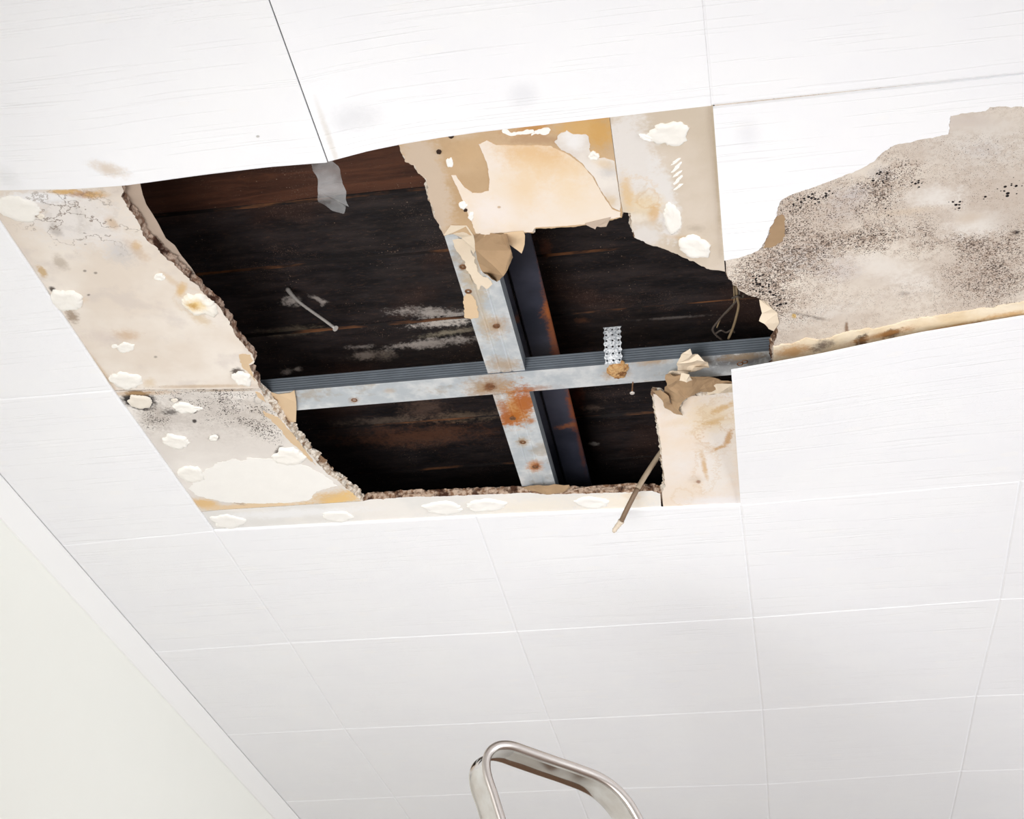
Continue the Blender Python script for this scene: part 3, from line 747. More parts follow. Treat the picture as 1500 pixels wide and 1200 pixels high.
# torn paper still hanging from the boards
sheet('torn_back_paper', [(177, 262, ZT+.003), (204, 258, ZT+.004), (206, 272, ZT+.004), (209, 285, ZT+.004), (214, 299, ZT+.005), (218, 319, ZT+.006), (228, 321, ZT+.006), (236, 336, ZT+.006), (243, 349, ZT+.006),
      (256, 359, ZT+.006), (267, 376, ZT+.006), (280, 392, ZT+.005), (292, 411, ZT+.004), (272, 408, ZT+.001), (250, 390, ZT+.001), (225, 366, ZT+.001), (200, 340, ZT+.001), (185, 316, ZT+.001), (172, 290, ZT+.001)],
      M_PAPERBACK, A, 0.0006, 3, 2, label='grey-pink torn back paper')
sheet('torn_paper', [(380, 571, ZT+.002), (394, 574, ZT+.001), (407, 577, ZT-.001), (425, 576, ZT-.003), (431, 572, ZT-.004), (434, 590, ZT-.006), (434, 618, ZT-.006), (425, 618, ZT-.003), (405, 604, ZT+.001)],
      M_PAPER, B, 0.0008, 4, 2, label='tan paper flap over the steel end')
sheet('torn_paper', [(1112, 438, ZT), (1122, 440, ZB), (1131, 452, ZB-.002), (1139, 459, ZB-.002), (1141, 473, ZB-.003), (1134, 485, ZB-.004), (1126, 482, ZB-.006), (1119, 474, ZB-.008), (1112, 470, ZB-.006), (1116, 459, ZB-.002)],
      M_PAPERPALE, Mb, 0.0012, 5, 2)
sheet('torn_paper', [(857, 327, ZB-.001), (895, 318, ZB-.001), (891, 326, ZB-.001), (888, 332, ZB-.003), (880, 333, ZB-.004), (874, 332, ZB-.003), (872, 336, ZB-.005), (866, 329, ZB-.002), (859, 330, ZB-.002)],
      M_PAPERBACK, F, 0.0004, 6, 1)
sheet('torn_paper', [(738, 341, ZB-.002), (767, 338, ZB-.001), (769, 345, ZB-.003), (768, 358, ZB-.004), (766, 366, ZB-.005), (764, 371, ZB-.006), (753, 363, ZB-.006), (744, 357, ZB-.006)],
      M_PAPER, F, 0.0006, 7, 1)
sheet('torn_paper', [(694, 344, ZB-.0015), (727, 341, ZB-.0015), (742, 343, ZB-.002), (743, 357, ZB-.040), (747, 367, ZB-.012), (752, 377, ZB-.002), (745, 388, ZB-.022), (737, 403, ZB-.036), (729, 414, ZB-.012), (717, 406, ZB-.042),
      (708, 398, ZB-.014), (701, 385, ZB-.004), (697, 365, ZB-.002)], M_PAPERDARK, F, 0.0030, 8, 2, label='brown paper flap hanging in folds')
sheet('torn_paper', [(650, 345, ZB-.001), (660, 330, ZB-.001), (684, 331, ZB-.001), (694, 345, ZB-.001), (697, 366, ZB), (694, 372, ZT-.004), (690, 352, ZT-.004), (687, 360, ZT-.003), (676, 348, ZT-.002), (664, 343, ZT-.002), (655, 344, ZB)],
      M_PAPERPALE, F, 0.0006, 9, 2)
# crumpled clump at the top of the right-hand board
sheet('torn_paper', [(976, 548, ZB+.002), (991, 543, ZB-.006), (994, 531, ZB-.012), (999, 516, ZB-.016), (1003, 519, ZB-.004), (1010, 513, ZB-.010), (1013, 521, ZB-.016), (1022, 519, ZB-.006), (1031, 526, ZB-.012), (1040, 537, ZB-.006), (1022, 540, ZB-.018),
      (1008, 546, ZB-.004), (1000, 556, ZB-.014), (984, 560, ZB-.006)], M_PAPERPALE, D, 0.004, 31, 3)
sheet('torn_paper', [(970, 580, ZB-.002), (977, 563, ZB-.010), (976, 547, ZB-.004), (985, 549, ZB-.022), (1000, 551, ZB-.012), (1016, 553, ZB-.026), (1037, 552, ZB-.014), (1056, 558, ZB-.008), (1074, 560, ZB-.006), (1074, 566, ZB-.002),
      (1046, 569, ZB-.006), (1031, 576, ZB-.003), (1010, 581, ZB-.012), (999, 590, ZB-.020), (995, 602, ZB-.024), (985, 594, ZB-.012), (980, 585, ZB-.004)], M_PAPERDARK, D, 0.004, 32, 3, label='brown crumpled paper clump')
sheet('torn_paper', [(956, 574, ZB-.001), (967, 571, ZB-.010), (979, 580, ZB-.016), (984, 593, ZB-.012), (1001, 608, ZB-.006), (986, 606, ZB-.014), (974, 597, ZB-.012), (970, 586, ZB-.014), (961, 578, ZB-.004)], M_PAPERDARK, D, 0.002, 33, 2)
sheet('torn_paper', [(997, 546, ZB-.020), (1010, 548, ZB-.028), (1014, 556, ZB-.022), (1006, 561, ZB-.030), (995, 556, ZB-.024)], M_PAPERPALE, D, 0.003, 34, 2)
sheet('torn_paper', [(1033, 569, ZB-.004), (1050, 563, ZB-.010), (1074, 562, ZB-.008), (1074, 575, ZB-.003), (1052, 576, ZB-.010), (1038, 578, ZB-.004)], M_PAPERPALE, D, 0.002, 35, 2)
# rotten curl and splinter lying over the bottom rim
sheet('torn_paper', [(757, 717, ZT+.002), (775, 712, ZB+.004), (789, 711, ZB-.001), (812, 710, ZB-.003), (832, 710, ZB-.002), (838, 715, ZB+.004), (824, 722, ZB-.006), (806, 724, ZB-.008), (792, 723, ZB-.004), (775, 719, ZB+.002)],
      M_PAPERDARK, Cp, 0.003, 36, 2, label='rotten paper curl on the rim')
bm = bmesh.new()
tube_bm(bm, catmull([U(838, 718, ZB+.003), U(870, 713, ZB+.002), U(905, 711, ZB+.001), U(930, 709, ZB+.002), U(952, 714, ZB+.004)], 4), [.0012+.0012*sin(k/16*pi) for k in range(17)], 6, lump=.5)
finish('splinter', bm, M_COREMID, Cp)

# ---------------------------------------------------------------- steel furring profiles
def mat_zinc():
    t = NT('dull_galvanised_steel', 0.45, 0.55, 0.5)
    c = t.mix(t.step(t.noise(30, 4, 0.6, t.scaled((1, 1, 1))), 0.35, 0.68), rgb(196, 203, 208), rgb(226, 229, 230))
    c = t.mix(t.math('MULTIPLY', t.step(t.noise(14, 5, 0.65), 0.54, 0.66), 0.55), c, rgb(176, 160, 138))
    zz = ZT+.001
    rust = [(718, 566, 40, 18, 0, rgb(184, 150, 112), 0.9, 0.9, 0.7), (718, 566, 10, 7, 0, rgb(126, 78, 44), 0.95, 0.7, 0.6), (775, 570, 40, 6, -6, rgb(176, 120, 78), 0.7, 0.9, 0.8),
            (755, 600, 26, 30, 10, rgb(206, 148, 78), 0.95, 0.8, 0.9), (768, 585, 20, 22, 0, rgb(186, 106, 44), 0.95, 0.7, 0.9), (750, 614, 18, 13, 10, rgb(190, 112, 40), 0.95, 0.7, 0.9), (740, 606, 9, 20, -14, rgb(176, 100, 46), 0.8, 0.8, 0.8), (778, 617, 8, 5, 0, rgb(190, 124, 66), 0.9, 0.8, 0.6),
            (765, 647, 10, 8, 0, rgb(186, 160, 126), 0.9, 0.8, 0.7), (783, 683, 14, 9, 0, rgb(206, 146, 92), 0.9, 0.7, 0.7), (785, 684, 7, 5, 0, rgb(160, 92, 46), 0.9, 0.7, 0.7),
            (726, 478, 22, 16, 0, rgb(196, 166, 132), 0.85, 0.9, 0.7), (726, 478, 5, 4, 0, rgb(128, 84, 56), 0.9, 0.7, 0.6), (735, 535, 28, 12, 0, rgb(186, 156, 120), 0.7, 0.9, 0.8),
            (690, 390, 22, 40, -16, rgb(198, 178, 148), 0.7, 0.9, 0.8), (700, 440, 14, 60, -16, rgb(204, 184, 152), 0.6, 0.9, 0.8), (677, 391, 6, 6, 0, rgb(146, 112, 84), 0.8, 0.8, 0.8),
            (519, 586, 8, 5, 0, rgb(160, 130, 108), 0.85, 0.9, 0.6), (570, 572, 10, 4, 0, rgb(196, 176, 156), 0.6, 0.9, 0.6), (955, 528, 30, 8, -6, rgb(196, 168, 134), 0.8, 0.9, 0.8),
            (905, 547, 20, 8, -6, rgb(196, 156, 110), 0.7, 0.9, 0.8), (1090, 528, 60, 14, -6, rgb(96, 92, 92), 0.85, 0.8, 0.8), (1090, 522, 40, 6, -6, rgb(176, 152, 122), 0.8, 0.9, 0.8), (1060, 540, 40, 5, -6, rgb(186, 188, 190), 0.7, 0.8, 0.8)]
    c = t.paint(c, rust, zz)
    t.bump(t.noise(160, 4), 0.15, 0.001)
    t.put(t.b.inputs['Metallic'], 0.35)
    return t.color(c)
M_ZINC = mat_zinc()
M_ZINCDULL = mat_plain('grey_ribbed_steel', rgb(142, 150, 158), 0.4, 0.2, 30, 0.1, 120, 0.5, 0.5)
def profile_mesh(name, axis, a0, a1, c0, c1, z, matsides=M_ZINCDULL, parent=None, groove=0.0012, **kw):
    """hat section: a pressed bottom face with two shallow grooves, ribbed flanges, inward lips"""
    w = c1-c0
    bot = [(0, 0.0), (0.30, 0.0), (0.33, groove), (0.37, groove), (0.40, 0), (0.60, 0), (0.63, groove), (0.67, groove), (0.70, 0), (1.0, 0)]
    ribs = []
    for k in range(5):
        zz = 0.0040+k*0.0046
        ribs += [(0.0, zz), (0.0030, zz+0.0008), (0.0030, zz+0.0022), (0.0, zz+0.0036)]
    left = [(c0+d, z+zz) for d, zz in reversed(ribs)]
    right = [(c1-d, z+zz) for d, zz in ribs]
    sec = [(c0+0.008, z+0.027), (c0, z+0.027)] + left + [(c0+w*q[0], z+q[1]) for q in bot] + right + [(c1, z+0.027), (c1-0.008, z+0.027)]
    bm = bmesh.new()
    P = lambda a, c, zz: (a, c, zz) if axis == 'x' else (c, a, zz)
    n = 3
    rows = [[bm.verts.new(P(a0+(a1-a0)*k/n, q[0], q[1])) for q in sec] for k in range(n+1)]
    nb = len(left)+2
    for k in range(n):
        for i in range(len(sec)-1):
            f = bm.faces.new((rows[k][i], rows[k][i+1], rows[k+1][i+1], rows[k+1][i]))
            f.material_index = 0 if nb <= i < nb+len(bot)-1 else 1
    o = finish(name, bm, [M_ZINC, matsides], parent, **kw)
    s = o.modifiers.new('sheet_thickness', 'SOLIDIFY'); s.thickness = 0.0006; s.offset = 0
    return o
ZP = ZT+0.0008
cross = profile_mesh('furring_profile', 'x', 0.215, 1.52, 0.5705, 0.6285, ZP, groove=0.0,
                     label='galvanised steel furring bar running left to right across the hole', cat='furring bar')
long_a = profile_mesh('furring_profile', 'y', -0.065, 0.5685, 0.6095, 0.6705, ZP+.0005,
                      label='upper lengthwise galvanised furring bar, with torn paper stuck to it', cat='furring bar')
long_b = profile_mesh('furring_profile', 'y', 0.6305, 1.30, 0.6065, 0.6675, ZP+.0005,
                      label='lower lengthwise galvanised furring bar with an orange rust patch', cat='furring bar')
M_SCREW = mat_plain('rusty_screw', rgb(150, 110, 80), 0.5, 0.25, 300, 0.3, 300, 0.7)
def screw_head(px, py, par, r=0.0045):
    c = U(px, py, ZP)
    bm = bmesh.new()
    seg = 14
    rings = []
    for rr, dz in ((1.25, 0.0006), (1.2, -0.0006), (1.0, -0.0012), (0.9, -0.0004), (0.45, -0.0002), (0.3, 0.0014)):
        rings.append([bm.verts.new((c[0]+r*rr*cos(2*pi*k/seg), c[1]+r*rr*sin(2*pi*k/seg), ZP+dz)) for k in range(seg)])
    for a in range(len(rings)-1):
        for k in range(seg):
            bm.faces.new((rings[a][k], rings[a][(k+1) % seg], rings[a+1][(k+1) % seg], rings[a+1][k]))
    bm.faces.new(rings[-1])
    return finish('screw', bm, M_SCREW, par)
for x, y in ((519, 586), (720, 566), (906, 549), (1091, 530), (1084, 533)): screw_head(x, y, cross)
for x, y in ((686, 427), (727, 478), (678, 391)): screw_head(x, y, long_a)
for x, y in ((751, 613), (766, 648), (784, 684)): screw_head(x, y, long_b)
# paper left on the upper bar and a foam lump on the cross bar
slab('paper_remnant', [(1.0, [(679, 436), (684, 430), (692, 434), (697, 440), (700, 450), (701, 465), (690, 468), (680, 465)])], ZP-.0007, .0006, M_PAPER, long_a, 41, label='tan paper scrap')
slab('paper_remnant', [(1.2, [(663, 352), (678, 350), (690, 362), (695, 385), (703, 402), (716, 408), (722, 416), (712, 424), (706, 418), (700, 425), (690, 404), (682, 392), (676, 378), (668, 366)])], ZP-.0007, .0006, M_PAPERPALE, long_a, 42)
dab('foam_lump', 905, 541, 17, 9, -14, .006, mat_core('brown_foam', rgb(206, 166, 116), rgb(170, 124, 78), rgb(120, 82, 52)), cross, seed=91, z=ZP, ragged=0.3, label='brown foam lump')

# ---------------------------------------------------------------- perforated hanger strap
def strap():
    t = NT('speckled_zinc_strap', 0.4, 0.15, 0.5)
    t.bump(t.noise(400, 4), 0.4, 0.001)
    m = t.color(t.mix(t.step(t.noise(300, 3), 0.4, 0.62), rgb(176, 180, 184), rgb(244, 245, 246)))
    Yp = 0.567
    p0 = UY(899, 531, Yp)
    width = 0.0300; cols, rows = 3, 6
    cw = width/cols; ch = 0.0112
    bm = bmesh.new()
    seg = 12
    for r_ in range(rows):
        for c_ in range(cols):
            off = 0.0
            cx = (c_-1)*cw + ((0.18*cw) if r_ % 2 else (-0.18*cw)); cy = (r_+0.5)*ch
            # square cell with a round hole
            x0, x1, y0, y1 = (c_-1.5)*cw, (c_-0.5)*cw, r_*ch, (r_+1)*ch
            outer, inner = [], []
            for k in range(seg):
                a = 2*pi*k/seg+pi/4
                ca, sa = cos(a), sin(a)
                s = 1/max(abs(ca), abs(sa))
                x = (x0+x1)/2+ca*s*cw/2; y = (y0+y1)/2+sa*s*ch/2
                if c_ == 0 and x < x0+1e-6: x += 0.0022*(abs(sa*s) < 0.8)
                if c_ == cols-1 and x > x1-1e-6: x -= 0.0022*(abs(sa*s) < 0.8)
                outer.append((x, y))
                rr = 0.0019
                inner.append(((x0+x1)/2+ca*rr, (y0+y1)/2+sa*rr))
            bend = lambda y: 0.006*sin(y/(rows*ch)*pi*0.9)
            vo = [bm.verts.new((p0[0]+x, Yp-0.0015-bend(y)-0.10*y, p0[2]-0.004+y)) for x, y in outer]
            vi = [bm.verts.new((p0[0]+x, Yp-0.0015-bend(y)-0.10*y, p0[2]-0.004+y)) for x, y in inner]
            for k in range(seg):
                bm.faces.new((vo[k], vo[(k+1) % seg], vi[(k+1) % seg], vi[k]))
    bmesh.ops.remove_doubles(bm, verts=bm.verts[:], dist=0.00005)
    o = finish('hanger_strap', bm, m, label='perforated metal strap standing on the cross bar', cat='metal strap')
    s = o.modifiers.new('sheet_thickness', 'SOLIDIFY'); s.thickness = 0.0009; s.offset = 0
strap()

# ---------------------------------------------------------------- dark steel beam above the bars
t = NT('blue_black_painted_steel', 0.42, 0.2, 0.5)
c = t.mix(t.step(t.noise(8, 4), 0.35, 0.7), rgb(44, 46, 58), rgb(72, 74, 88))
zb = H+0.10
c = t.paint(c, [(808, 470, 8, 70, -10, rgb(150, 84, 46), 0.9, 1.0, 1.0), (803, 455, 12, 14, 0, rgb(176, 100, 50), 0.8, 0.8, 1.0), (815, 510, 10, 22, 0, rgb(128, 70, 44), 0.8, 0.9, 1.0), (839, 590, 9, 40, -10, rgb(146, 78, 44), 0.95, 0.9, 1.0), (830, 624, 16, 4, -10, rgb(156, 96, 62), 0.8, 0.8, 1.0),
                (790, 370, 5, 50, -8, rgb(120, 66, 40), 0.8, 0.9, 0.9), (758, 470, 4, 8, 0, rgb(110, 66, 44), 0.7, 0.9, 0.9), (850, 650, 4, 40, -10, rgb(112, 62, 42), 0.7, 0.9, 0.8)], zb)
t.bump(t.noise(140, 4), 0.15, 0.001)
M_BEAM = t.color(c)
beam = link('steel_beam', None, label='blue-black steel beam with a rusted edge, above the furring bars', cat='beam')
boxobj('flange', (0.6695, -0.40, zb), (0.7165, 1.75, zb+0.006), M_BEAM, beam, 0.0012)
boxobj('flange', (0.612, -0.40, zb+0.004), (0.6655, 1.75, zb+0.010), M_BEAM, beam, 0.0012)
boxobj('web', (0.6605, -0.40, zb+0.011), (0.6670, 1.75, ZD-0.002), M_BEAM, beam)
boxobj('web', (0.6690, -0.40, zb+0.007), (0.6745, 1.75, ZD-0.002), M_BEAM, beam)

# ---------------------------------------------------------------- roof boards
def mat_deck(name, brown):
    t = NT(name, 0.62, spec=0.35)
    g = t.noise(1.0, 6, 0.68, t.scaled((9, 34, 20)))
    g2 = t.noise(1.0, 5, 0.66, t.scaled((40, 210, 60)))
    if brown:
        a, b, c3 = rgb(58, 34, 25), rgb(98, 60, 42), rgb(66, 40, 29)
        g = t.noise(1.0, 5, 0.6, t.scaled((3.4, 30, 20)), 1.0)
    else:
        a, b, c3 = rgb(20, 17, 19), rgb(52, 44, 43), rgb(36, 36, 44)
    c = t.mix(t.step(g, 0.36, 0.70), a, b)
    c = t.mix(t.math('MULTIPLY', t.step(g2, 0.5, 0.72), 0.6), c, c3)
    warm = t.step(t.noise(5, 4), 0.5, 0.68)
    c = t.mix(t.math('MULTIPLY', warm, 0.25 if brown else 0.4), c, rgb(74, 48, 38))
    ash = rgb(206, 196, 188)
    sp = [(640, 462, 60, 8, 4, ash, 0.75, 0.9, 1.3), (640, 474, 44, 6, -4, rgb(222, 212, 202), 0.9, 0.7, 1.2), (660, 487, 40, 4, -8, rgb(196, 184, 160), 0.55, 0.9, 1.3), (640, 502, 64, 6, -6, ash, 0.8, 0.8, 1.3), (590, 507, 26, 3, -3, ash, 0.6, 0.8, 1.2),
          (535, 522, 14, 5, 0, rgb(190, 180, 172), 0.5, 0.9, 1.2), (528, 508, 20, 3, -3, ash, 0.45, 0.9, 1.2), (428, 444, 14, 7, 0, ash, 0.8, 0.9, 1.2), (464, 440, 12, 3, 20, ash, 0.7, 0.8, 1.1), (472, 446, 4, 4, 0, ash, 0.6, 0.8, 1.0),
          (420, 487, 46, 6, -4, rgb(140, 126, 106), 0.55, 1.0, 1.0), (560, 522, 24, 6, -4, rgb(160, 148, 138), 0.45, 1.0, 1.2), (420, 545, 10, 5, 0, ash, 0.85, 0.8, 0.9), (436, 541, 6, 4, 0, ash, 0.8, 0.8, 0.9),
          (540, 520, 30, 6, -6, rgb(170, 158, 146), 0.4, 1.0, 1.2), (620, 600, 30, 22, 0, rgb(140, 112, 96), 0.35, 1.0, 1.2), (610, 640, 120, 15, -3, rgb(104, 68, 50), 0.75, 1.0, 1.2), (560, 618, 60, 6, -3, rgb(150, 130, 112), 0.35, 1.0, 1.3), (690, 612, 50, 8, -3, rgb(160, 136, 112), 0.4, 1.0, 1.3), (870, 651, 9, 3, 5, ash, 0.7, 0.7, 0.9),
          (868, 600, 20, 5, -4, rgb(156, 132, 116), 0.4, 1.0, 1.3), (985, 468, 50, 2, -4, rgb(150, 140, 134), 0.5, 0.9, 1.0), (800, 365, 10, 14, 0, rgb(108, 64, 44), 0.6, 0.9, 1.0), (855, 472, 12, 4, 0, rgb(112, 72, 50), 0.6, 0.9, 1.0), (846, 580, 12, 30, 0, rgb(110, 60, 40), 0.6, 1.0, 1.1)]
    if brown:
        sp = [(372, 262, 26, 6, 0, rgb(120, 76, 48), 0.7, 0.9, 0.5, 'ring'), (372, 264, 12, 3, 0, rgb(70, 42, 28), 0.7, 0.9, 0.4)]
    c = t.paint(c, sp, ZD)
    c = t.specks(c, rgb(150, 126, 108), 190, 0.24, t.step(t.noise(14, 4), 0.42, 0.62), 0.8)
    c = t.specks(c, rgb(112, 92, 80), 420, 0.42, t.step(t.noise(10, 4), 0.44, 0.62), 0.75)
    c = t.mix(t.math('MULTIPLY', t.step(t.noise(90, 6, 0.7, t.scaled((1, 2.6, 1))), 0.52, 0.72), 0.4), c, rgb(96, 70, 56))
    t.bump(t.math('ADD', g, t.math('MULTIPLY', g2, 0.5)), 0.45, 0.003)
    return t.color(c)
M_DECK = mat_deck('blackened_rough_boards', False)
M_DECKBROWN = mat_deck('brown_grained_board', True)
t = NT('rubbed_board_arris', 0.75, spec=0.2)
M_ARRIS = t.color(t.mix(t.step(t.noise(1.0, 4, 0.6, t.scaled((9, 60, 9))), 0.47, 0.68), rgb(28, 22, 21), rgb(112, 72, 44)))
deck = link('roof_deck', None, label='blackened timber roof boarding seen through the hole in the ceiling', cat='roof boarding')
def plank(x0, x1, y0, y1, m, dz, seed):
    rng = random.Random(seed)
    bm = bmesh.new()
    z = ZD+dz
    b = 0.004
    N = 26
    rows = []
    for k in range(N+1):
        x = x0+(x1-x0)*k/N
        j1, j2 = (rng.random()-.5)*.0022, (rng.random()-.5)*.0022
        rows.append([bm.verts.new(q) for q in ((x, y0+.0007, z+.020), (x, y0+.0007+abs(j1)*.3, z+b), (x, y0+b+j1, z), (x, y1-b+j2, z), (x, y1-.0007-abs(j2)*.3, z+b), (x, y1-.0007, z+.020))])
    for k in range(N):
        for i in range(6):
            f = bm.faces.new((rows[k][i], rows[k][(i+1) % 6], rows[k+1][(i+1) % 6], rows[k+1][i]))
            f.material_index = 1 if i in (1, 3) else 0
    bm.faces.new(rows[0]); bm.faces.new(rows[-1])
    return finish('roof_board', bm, [m, M_ARRIS], deck)
JL = [-0.42, -0.25, -0.09, 0.08, 0.317, 0.4715, 0.650, 0.810, 0.9705, 1.146, 1.312, 1.48, 1.64, 1.80]
JR = [-0.42, -0.16, 0.005, 0.17, 0.339, 0.5055, 0.671, 0.835, 0.9985, 1.160, 1.325, 1.49, 1.64, 1.80]
rng = random.Random(5)
for k in range(len(JL)-1):
    plank(WX+0.003, 0.672, JL[k], JL[k+1], M_DECKBROWN if k <= 3 else M_DECK, 0.004*rng.random(), k)
for k in range(len(JR)-1):
    plank(0.673, 2.35, JR[k], JR[k+1], M_DECK, 0.004*rng.random(), 40+k)

# ---------------------------------------------------------------- loose things hanging in the opening
# clear tape from the sagging edge
t = NT('clear_packing_tape', 0.12, spec=0.6)
t.color(rgb(225, 225, 225))
tr = t.n('ShaderNodeBsdfTransparent'); tr.inputs[0].default_value = (0.96, 0.96, 0.95, 1)
mx = t.n('ShaderNodeMixShader'); 
w_ = t.step(t.noise(18, 3), 0.3, 0.7)
t.put(mx.inputs[0], t.math('ADD', t.math('MULTIPLY', w_, 0.20), 0.05))
t.t.links.new(tr.outputs[0], mx.inputs[1]); t.t.links.new(t.b.outputs[0], mx.inputs[2])
t.t.links.new(mx.outputs[0], t.t.nodes['Material Output'].inputs[0])
sheet('clear_tape', [(457, 238, -.003), (474, 235, .002), (487, 234, -.001), (494, 243, -.006), (502, 265, -.010), (507, 289, -.012), (511, 305, -.014), (506, 301, -.012), (503, 315, -.016), (485, 308, -.020), (465, 295, -.018), (466, 276, -.012), (461, 255, -.006)],
      t.m, None, 0.0034, 12, 3, 0.0001, False, plane=0.0, label='torn strip of clear tape hanging from the sagging tile edge', cat='tape')

M_NAIL = mat_plain('dull_nail_steel', rgb(222, 214, 206), 0.4, 0.12, 200, 0.1, 300, 0.35)
nail = link('bent_nail', None, label='long bent nail sticking out of the roof boards at the left', cat='nail')
a0 = U(421, 423.5, ZD-.004)
path = [a0, U(428, 432.5, ZD-.020), U(440, 444, ZD-.040), U(460, 458.5, ZD-.066), U(477, 470.5, ZD-.088), U(491, 481, ZD-.106)]
bm = bmesh.new()
tube_bm(bm, catmull(path, 4), [0.0042-0.0002*k if k < 8 else 0.0026 for k in range(21)], 10)
finish('shank', bm, M_NAIL, nail)
bm = bmesh.new()
d = (Vector(path[-1])-Vector(path[-2])).normalized()
tube_bm(bm, [Vector(path[-1])-d*.0016, Vector(path[-1]), Vector(path[-1])+d*.0014], [.0030, .0052, .0052], 14)
finish('nail_head', bm, M_NAIL, nail)

# loose rusty screw dangling under the cross bar
sc = link('loose_screw', None, label='small rusty screw dangling below the cross bar', cat='screw')
Ys = 0.626
q = [UY(924, 552, Ys), UY(927, 557, Ys), UY(926.5, 566, Ys), UY(926, 574, Ys)]
bm = bmesh.new(); tube_bm(bm, catmull(q, 4), [.0007, .0008, .0008, .0008, .0009, .0012, .0010, .0013, .0010, .0013, .0011, .0013, .0012], 8)
finish('shank', bm, M_SCREW, sc)
bm = bmesh.new(); e = Vector(q[-1]); tube_bm(bm, [e, e+Vector((0, 0, -.0025)), e+Vector((0, 0, -.0035))], [.0014, .0042, .0036], 12)
finish('screw_head', bm, M_NAIL, sc)

# thin wires at the right
M_WIRE = mat_plain('dusty_wire_insulation', rgb(140, 120, 92), 0.6, 0.2, 80)
M_WIREDARK = mat_plain('blackened_wire', rgb(84, 74, 66), 0.6, 0.2, 80)
wires = link('wire_bundle', None, label='tangle of thin dusty wires hanging beside the mouldy board', cat='wires')
zz = H+.055
for pts, r_, m in (([(1077, 405, zz+.04), (1078, 420, zz+.01), (1080, 436, zz), (1082, 448, zz-.002), (1078, 466, zz-.004), (1073, 482, zz-.004), (1067, 496, zz-.004)], .0022, M_WIRE),
                   ([(1084, 405, zz+.04), (1083, 422, zz+.01), (1082, 436, zz), (1072, 448, zz), (1060, 461, zz), (1049, 474, zz), (1044, 482, zz), (1047, 489, zz), (1056, 497, zz), (1066, 506, zz)], .0018, M_WIREDARK),
                   ([(1072, 437, zz), (1080, 434, zz-.004), (1087, 436, zz), (1089, 432, zz)], .0018, M_WIREDARK),
                   ([(1048, 489, zz), (1056, 484, zz-.003), (1064, 487, zz), (1072, 483, zz-.003), (1076, 487, zz)], .0016, M_WIREDARK),
                   ([(1074, 405, zz+.04), (1075, 424, zz+.004), (1075, 444, zz), (1066, 456, zz+.002), (1056, 466, zz+.002), (1050, 480, zz)], .0013, M_WIRE)):
    bm = bmesh.new(); tube_bm(bm, catmull([U(*p) for p in pts], 5), r_, 7)
    finish('wire', bm, m, wires)

# cable end poking down at the lower right
cable = link('cut_cable', None, label='brown cable with a stripped pale end poking down past the bottom rim', cat='cable')
M_CABLE = mat_plain('grey_brown_cable_sheath', rgb(176, 156, 132), 0.55, 0.14, 60)
M_CABLEDARK = mat_plain('stained_cable_sheath', rgb(130, 106, 84), 0.55, 0.2, 60)
ks = [(985, 640, H+.075), (968, 663, H+.050), (957, 679, H+.030), (944, 699, H+.004), (934, 716, H-.018), (926, 731, H-.034), (917, 749, H-.050), (910, 764, H-.062)]
kp = catmull([U(*k) for k in ks], 5)
bm = bmesh.new(); tube_bm(bm, kp[:21], .0048, 10); finish('sheath', bm, M_CABLE, cable)
bm = bmesh.new(); tube_bm(bm, kp[20:], .0046, 10); finish('sheath', bm, M_CABLEDARK, cable, label='darker stained length')
bm = bmesh.new(); tube_bm(bm, catmull([U(910.5, 763, H-.062), U(906, 769, H-.066), U(902, 774, H-.070), U(898.5, 779.5, H-.074)], 4), [.0052, .0058, .0054, .0050, .0052, .0046, .0048, .0044, .0046, .0040, .0042, .0036, .003], 9, lump=.3)
finish('stripped_end', bm, mat_plain('bare_pale_strands', rgb(222, 206, 186), 0.6, 0.12, 200, 0.5, 300), cable)

# ---------------------------------------------------------------- aluminium stepladder, its hoop in view
t = NT('worn_aluminium', 0.22, 1.0, 0.5)
t.bump(t.noise(8, 1, 0.4), 0.8, 0.02)
t.put(t.b.inputs['Roughness'], t.math('ADD', t.math('MULTIPLY', t.noise(24, 4), 0.14), 0.05))
M_ALU = t.color(t.mix(t.step(t.noise(20, 4), 0.4, 0.7), rgb(214, 208, 202), rgb(232, 230, 228)))
t = NT('brushed_aluminium_edge', 0.36, 1.0, 0.5)
M_ALUEDGE = t.color(rgb(206, 198, 192))
ladder = link('stepladder', None, label='bright aluminium stepladder of which only the bent top hoop is in view', cat='ladder')
hd = ray(-300, 2061); hd[2] = 0; hd /= np.linalg.norm(hd)           # depth direction of the hoop, level
d0 = ray(740, 1090); p0 = C + d0/np.linalg.norm(d0)*2.25
def hoop_pt(x, y): return Vector(UP(x, y, p0, hd))
hp = [(752, 1247), (736, 1203), (724, 1165), (715, 1138), (712, 1122), (713, 1108), (719, 1097), (729, 1090), (741, 1088), (755, 1090), (775, 1097), (815, 1111), (850, 1123), (880, 1135),
      (903, 1150), (922, 1170), (936, 1192), (948, 1216), (962, 1246)]
hp = catmull([hoop_pt(*q) for q in hp], 5)
dirL = (hp[0]-hp[4]).normalized(); dirR = (hp[-1]-hp[-5]).normalized()
hdv = Vector(hd)
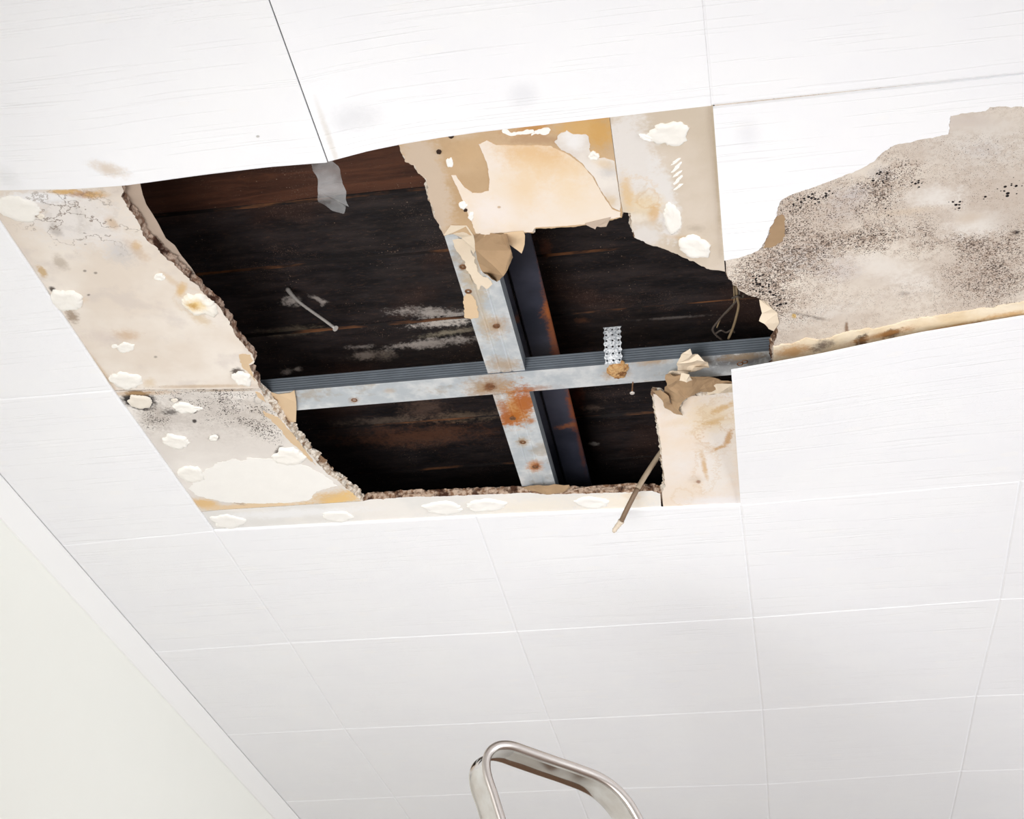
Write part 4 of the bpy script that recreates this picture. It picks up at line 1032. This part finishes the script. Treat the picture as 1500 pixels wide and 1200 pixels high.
def sweep_band(bm, path, w, section):
    """section: (offset along the outward normal, offset along depth) closed"""
    rings = []
    n = len(path)
    cen = sum(path, Vector())/n
    for i, p in enumerate(path):
        tg = (path[min(i+1, n-1)]-path[max(i-1, 0)]).normalized()
        nr = tg.cross(hdv).normalized()
        if i == 0: ref = nr if nr.dot(p-cen) > 0 else -nr
        if nr.dot(ref) < 0: nr = -nr
        ref = nr
        rings.append([bm.verts.new(p+nr*a+hdv*b) for a, b in section])
    m = len(section)
    for i in range(n-1):
        for k in range(m):
            f = bm.faces.new((rings[i][k], rings[i][(k+1) % m], rings[i+1][(k+1) % m], rings[i+1][k])); f.smooth = True
            f.material_index = section_mat[k]
    bm.faces.new(rings[0]); bm.faces.new(rings[-1])
wB = 0.066
def sec_loop(w):
    # channel: rolled rims at both edges, a slightly dished web between
    s = [(0.000, 0.000), (0.0035, 0.0012), (0.0045, 0.004), (0.0035, 0.0075), (-0.001, 0.009), (-0.0025, w*0.3), (-0.003, w*0.5), (-0.0025, w*0.7), (-0.001, w-0.005), (0.0020, w-0.0042), (0.0028, w-0.0025), (0.0020, w-0.0010), (0.0, w)]
    s += [(-0.0045, w-0.001), (-0.0060, w-0.0022), (-0.0056, w-0.004), (-0.0045, w-0.006), (-0.0048, w*0.7), (-0.0053, w*0.5), (-0.0048, w*0.3), (-0.0045, 0.0105), (-0.0075, 0.008), (-0.0085, 0.004), (-0.0055, 0.001)]
    return s
sec = sec_loop(wB)
section_mat = [1 if b < 0.0095 else 0 for a, b in sec]
bm = bmesh.new(); sweep_band(bm, hp, wB, sec)
hoop = finish('hoop', bm, [M_ALU, M_ALUEDGE], ladder)
# rails, treads and rear legs down to the floor (outside the picture)
zmid = 1.42
def down(p, d, z): return p + d*((z-p.z)/d.z)
eL, eR = hp[0], hp[-1]
dl = Vector((dirL.x*0.35, dirL.y*0.35, dirL.z)).normalized(); dr = Vector((dirR.x*0.35, dirR.y*0.35, dirR.z)).normalized()
for e, d in ((eL, dl), (eR, dr)):
    bm = bmesh.new(); path = [e+(down(e, d, 0.012)-e)*k/6 for k in range(7)]
    rings = []
    sweep_band(bm, path, wB, sec)
    rail = finish('rail', bm, [M_ALU, M_ALUEDGE], ladder)
    fb = path[-1]+hdv*wB*0.5
    bm = bmesh.new(); box(bm, (fb.x-.03, fb.y-.045, 0.0), (fb.x+.03, fb.y+.045, 0.012), 0, .003)
    finish('rubber_foot', bm, mat_plain('black_rubber', rgb(40, 40, 42), 0.8), rail)
for z in (0.28, 0.55, 0.82, 1.09, 1.36):
    a, b = down(eL, dl, z)+hdv*.008, down(eR, dr, z)+hdv*.008
    bm = bmesh.new()
    v = [bm.verts.new(q) for q in (a, b, b+hdv*.05, a+hdv*.05)]; u = [bm.verts.new(q.co+Vector((0, 0, .022))) for q in v]
    bm.faces.new(v); bm.faces.new(u)
    for k in range(4): bm.faces.new((v[k], v[(k+1) % 4], u[(k+1) % 4], u[k]))
    finish('tread', bm, M_ALU, ladder)
for e, d in ((eL, dl), (eR, dr)):
    top = down(e, d, 1.40)+hdv*.07
    bot = Vector((top.x, top.y, 0.0))+hdv*.62
    bm = bmesh.new(); tube_bm(bm, [top, (top+bot)/2, bot], .014, 10)
    finish('rear_leg', bm, M_ALU, ladder)
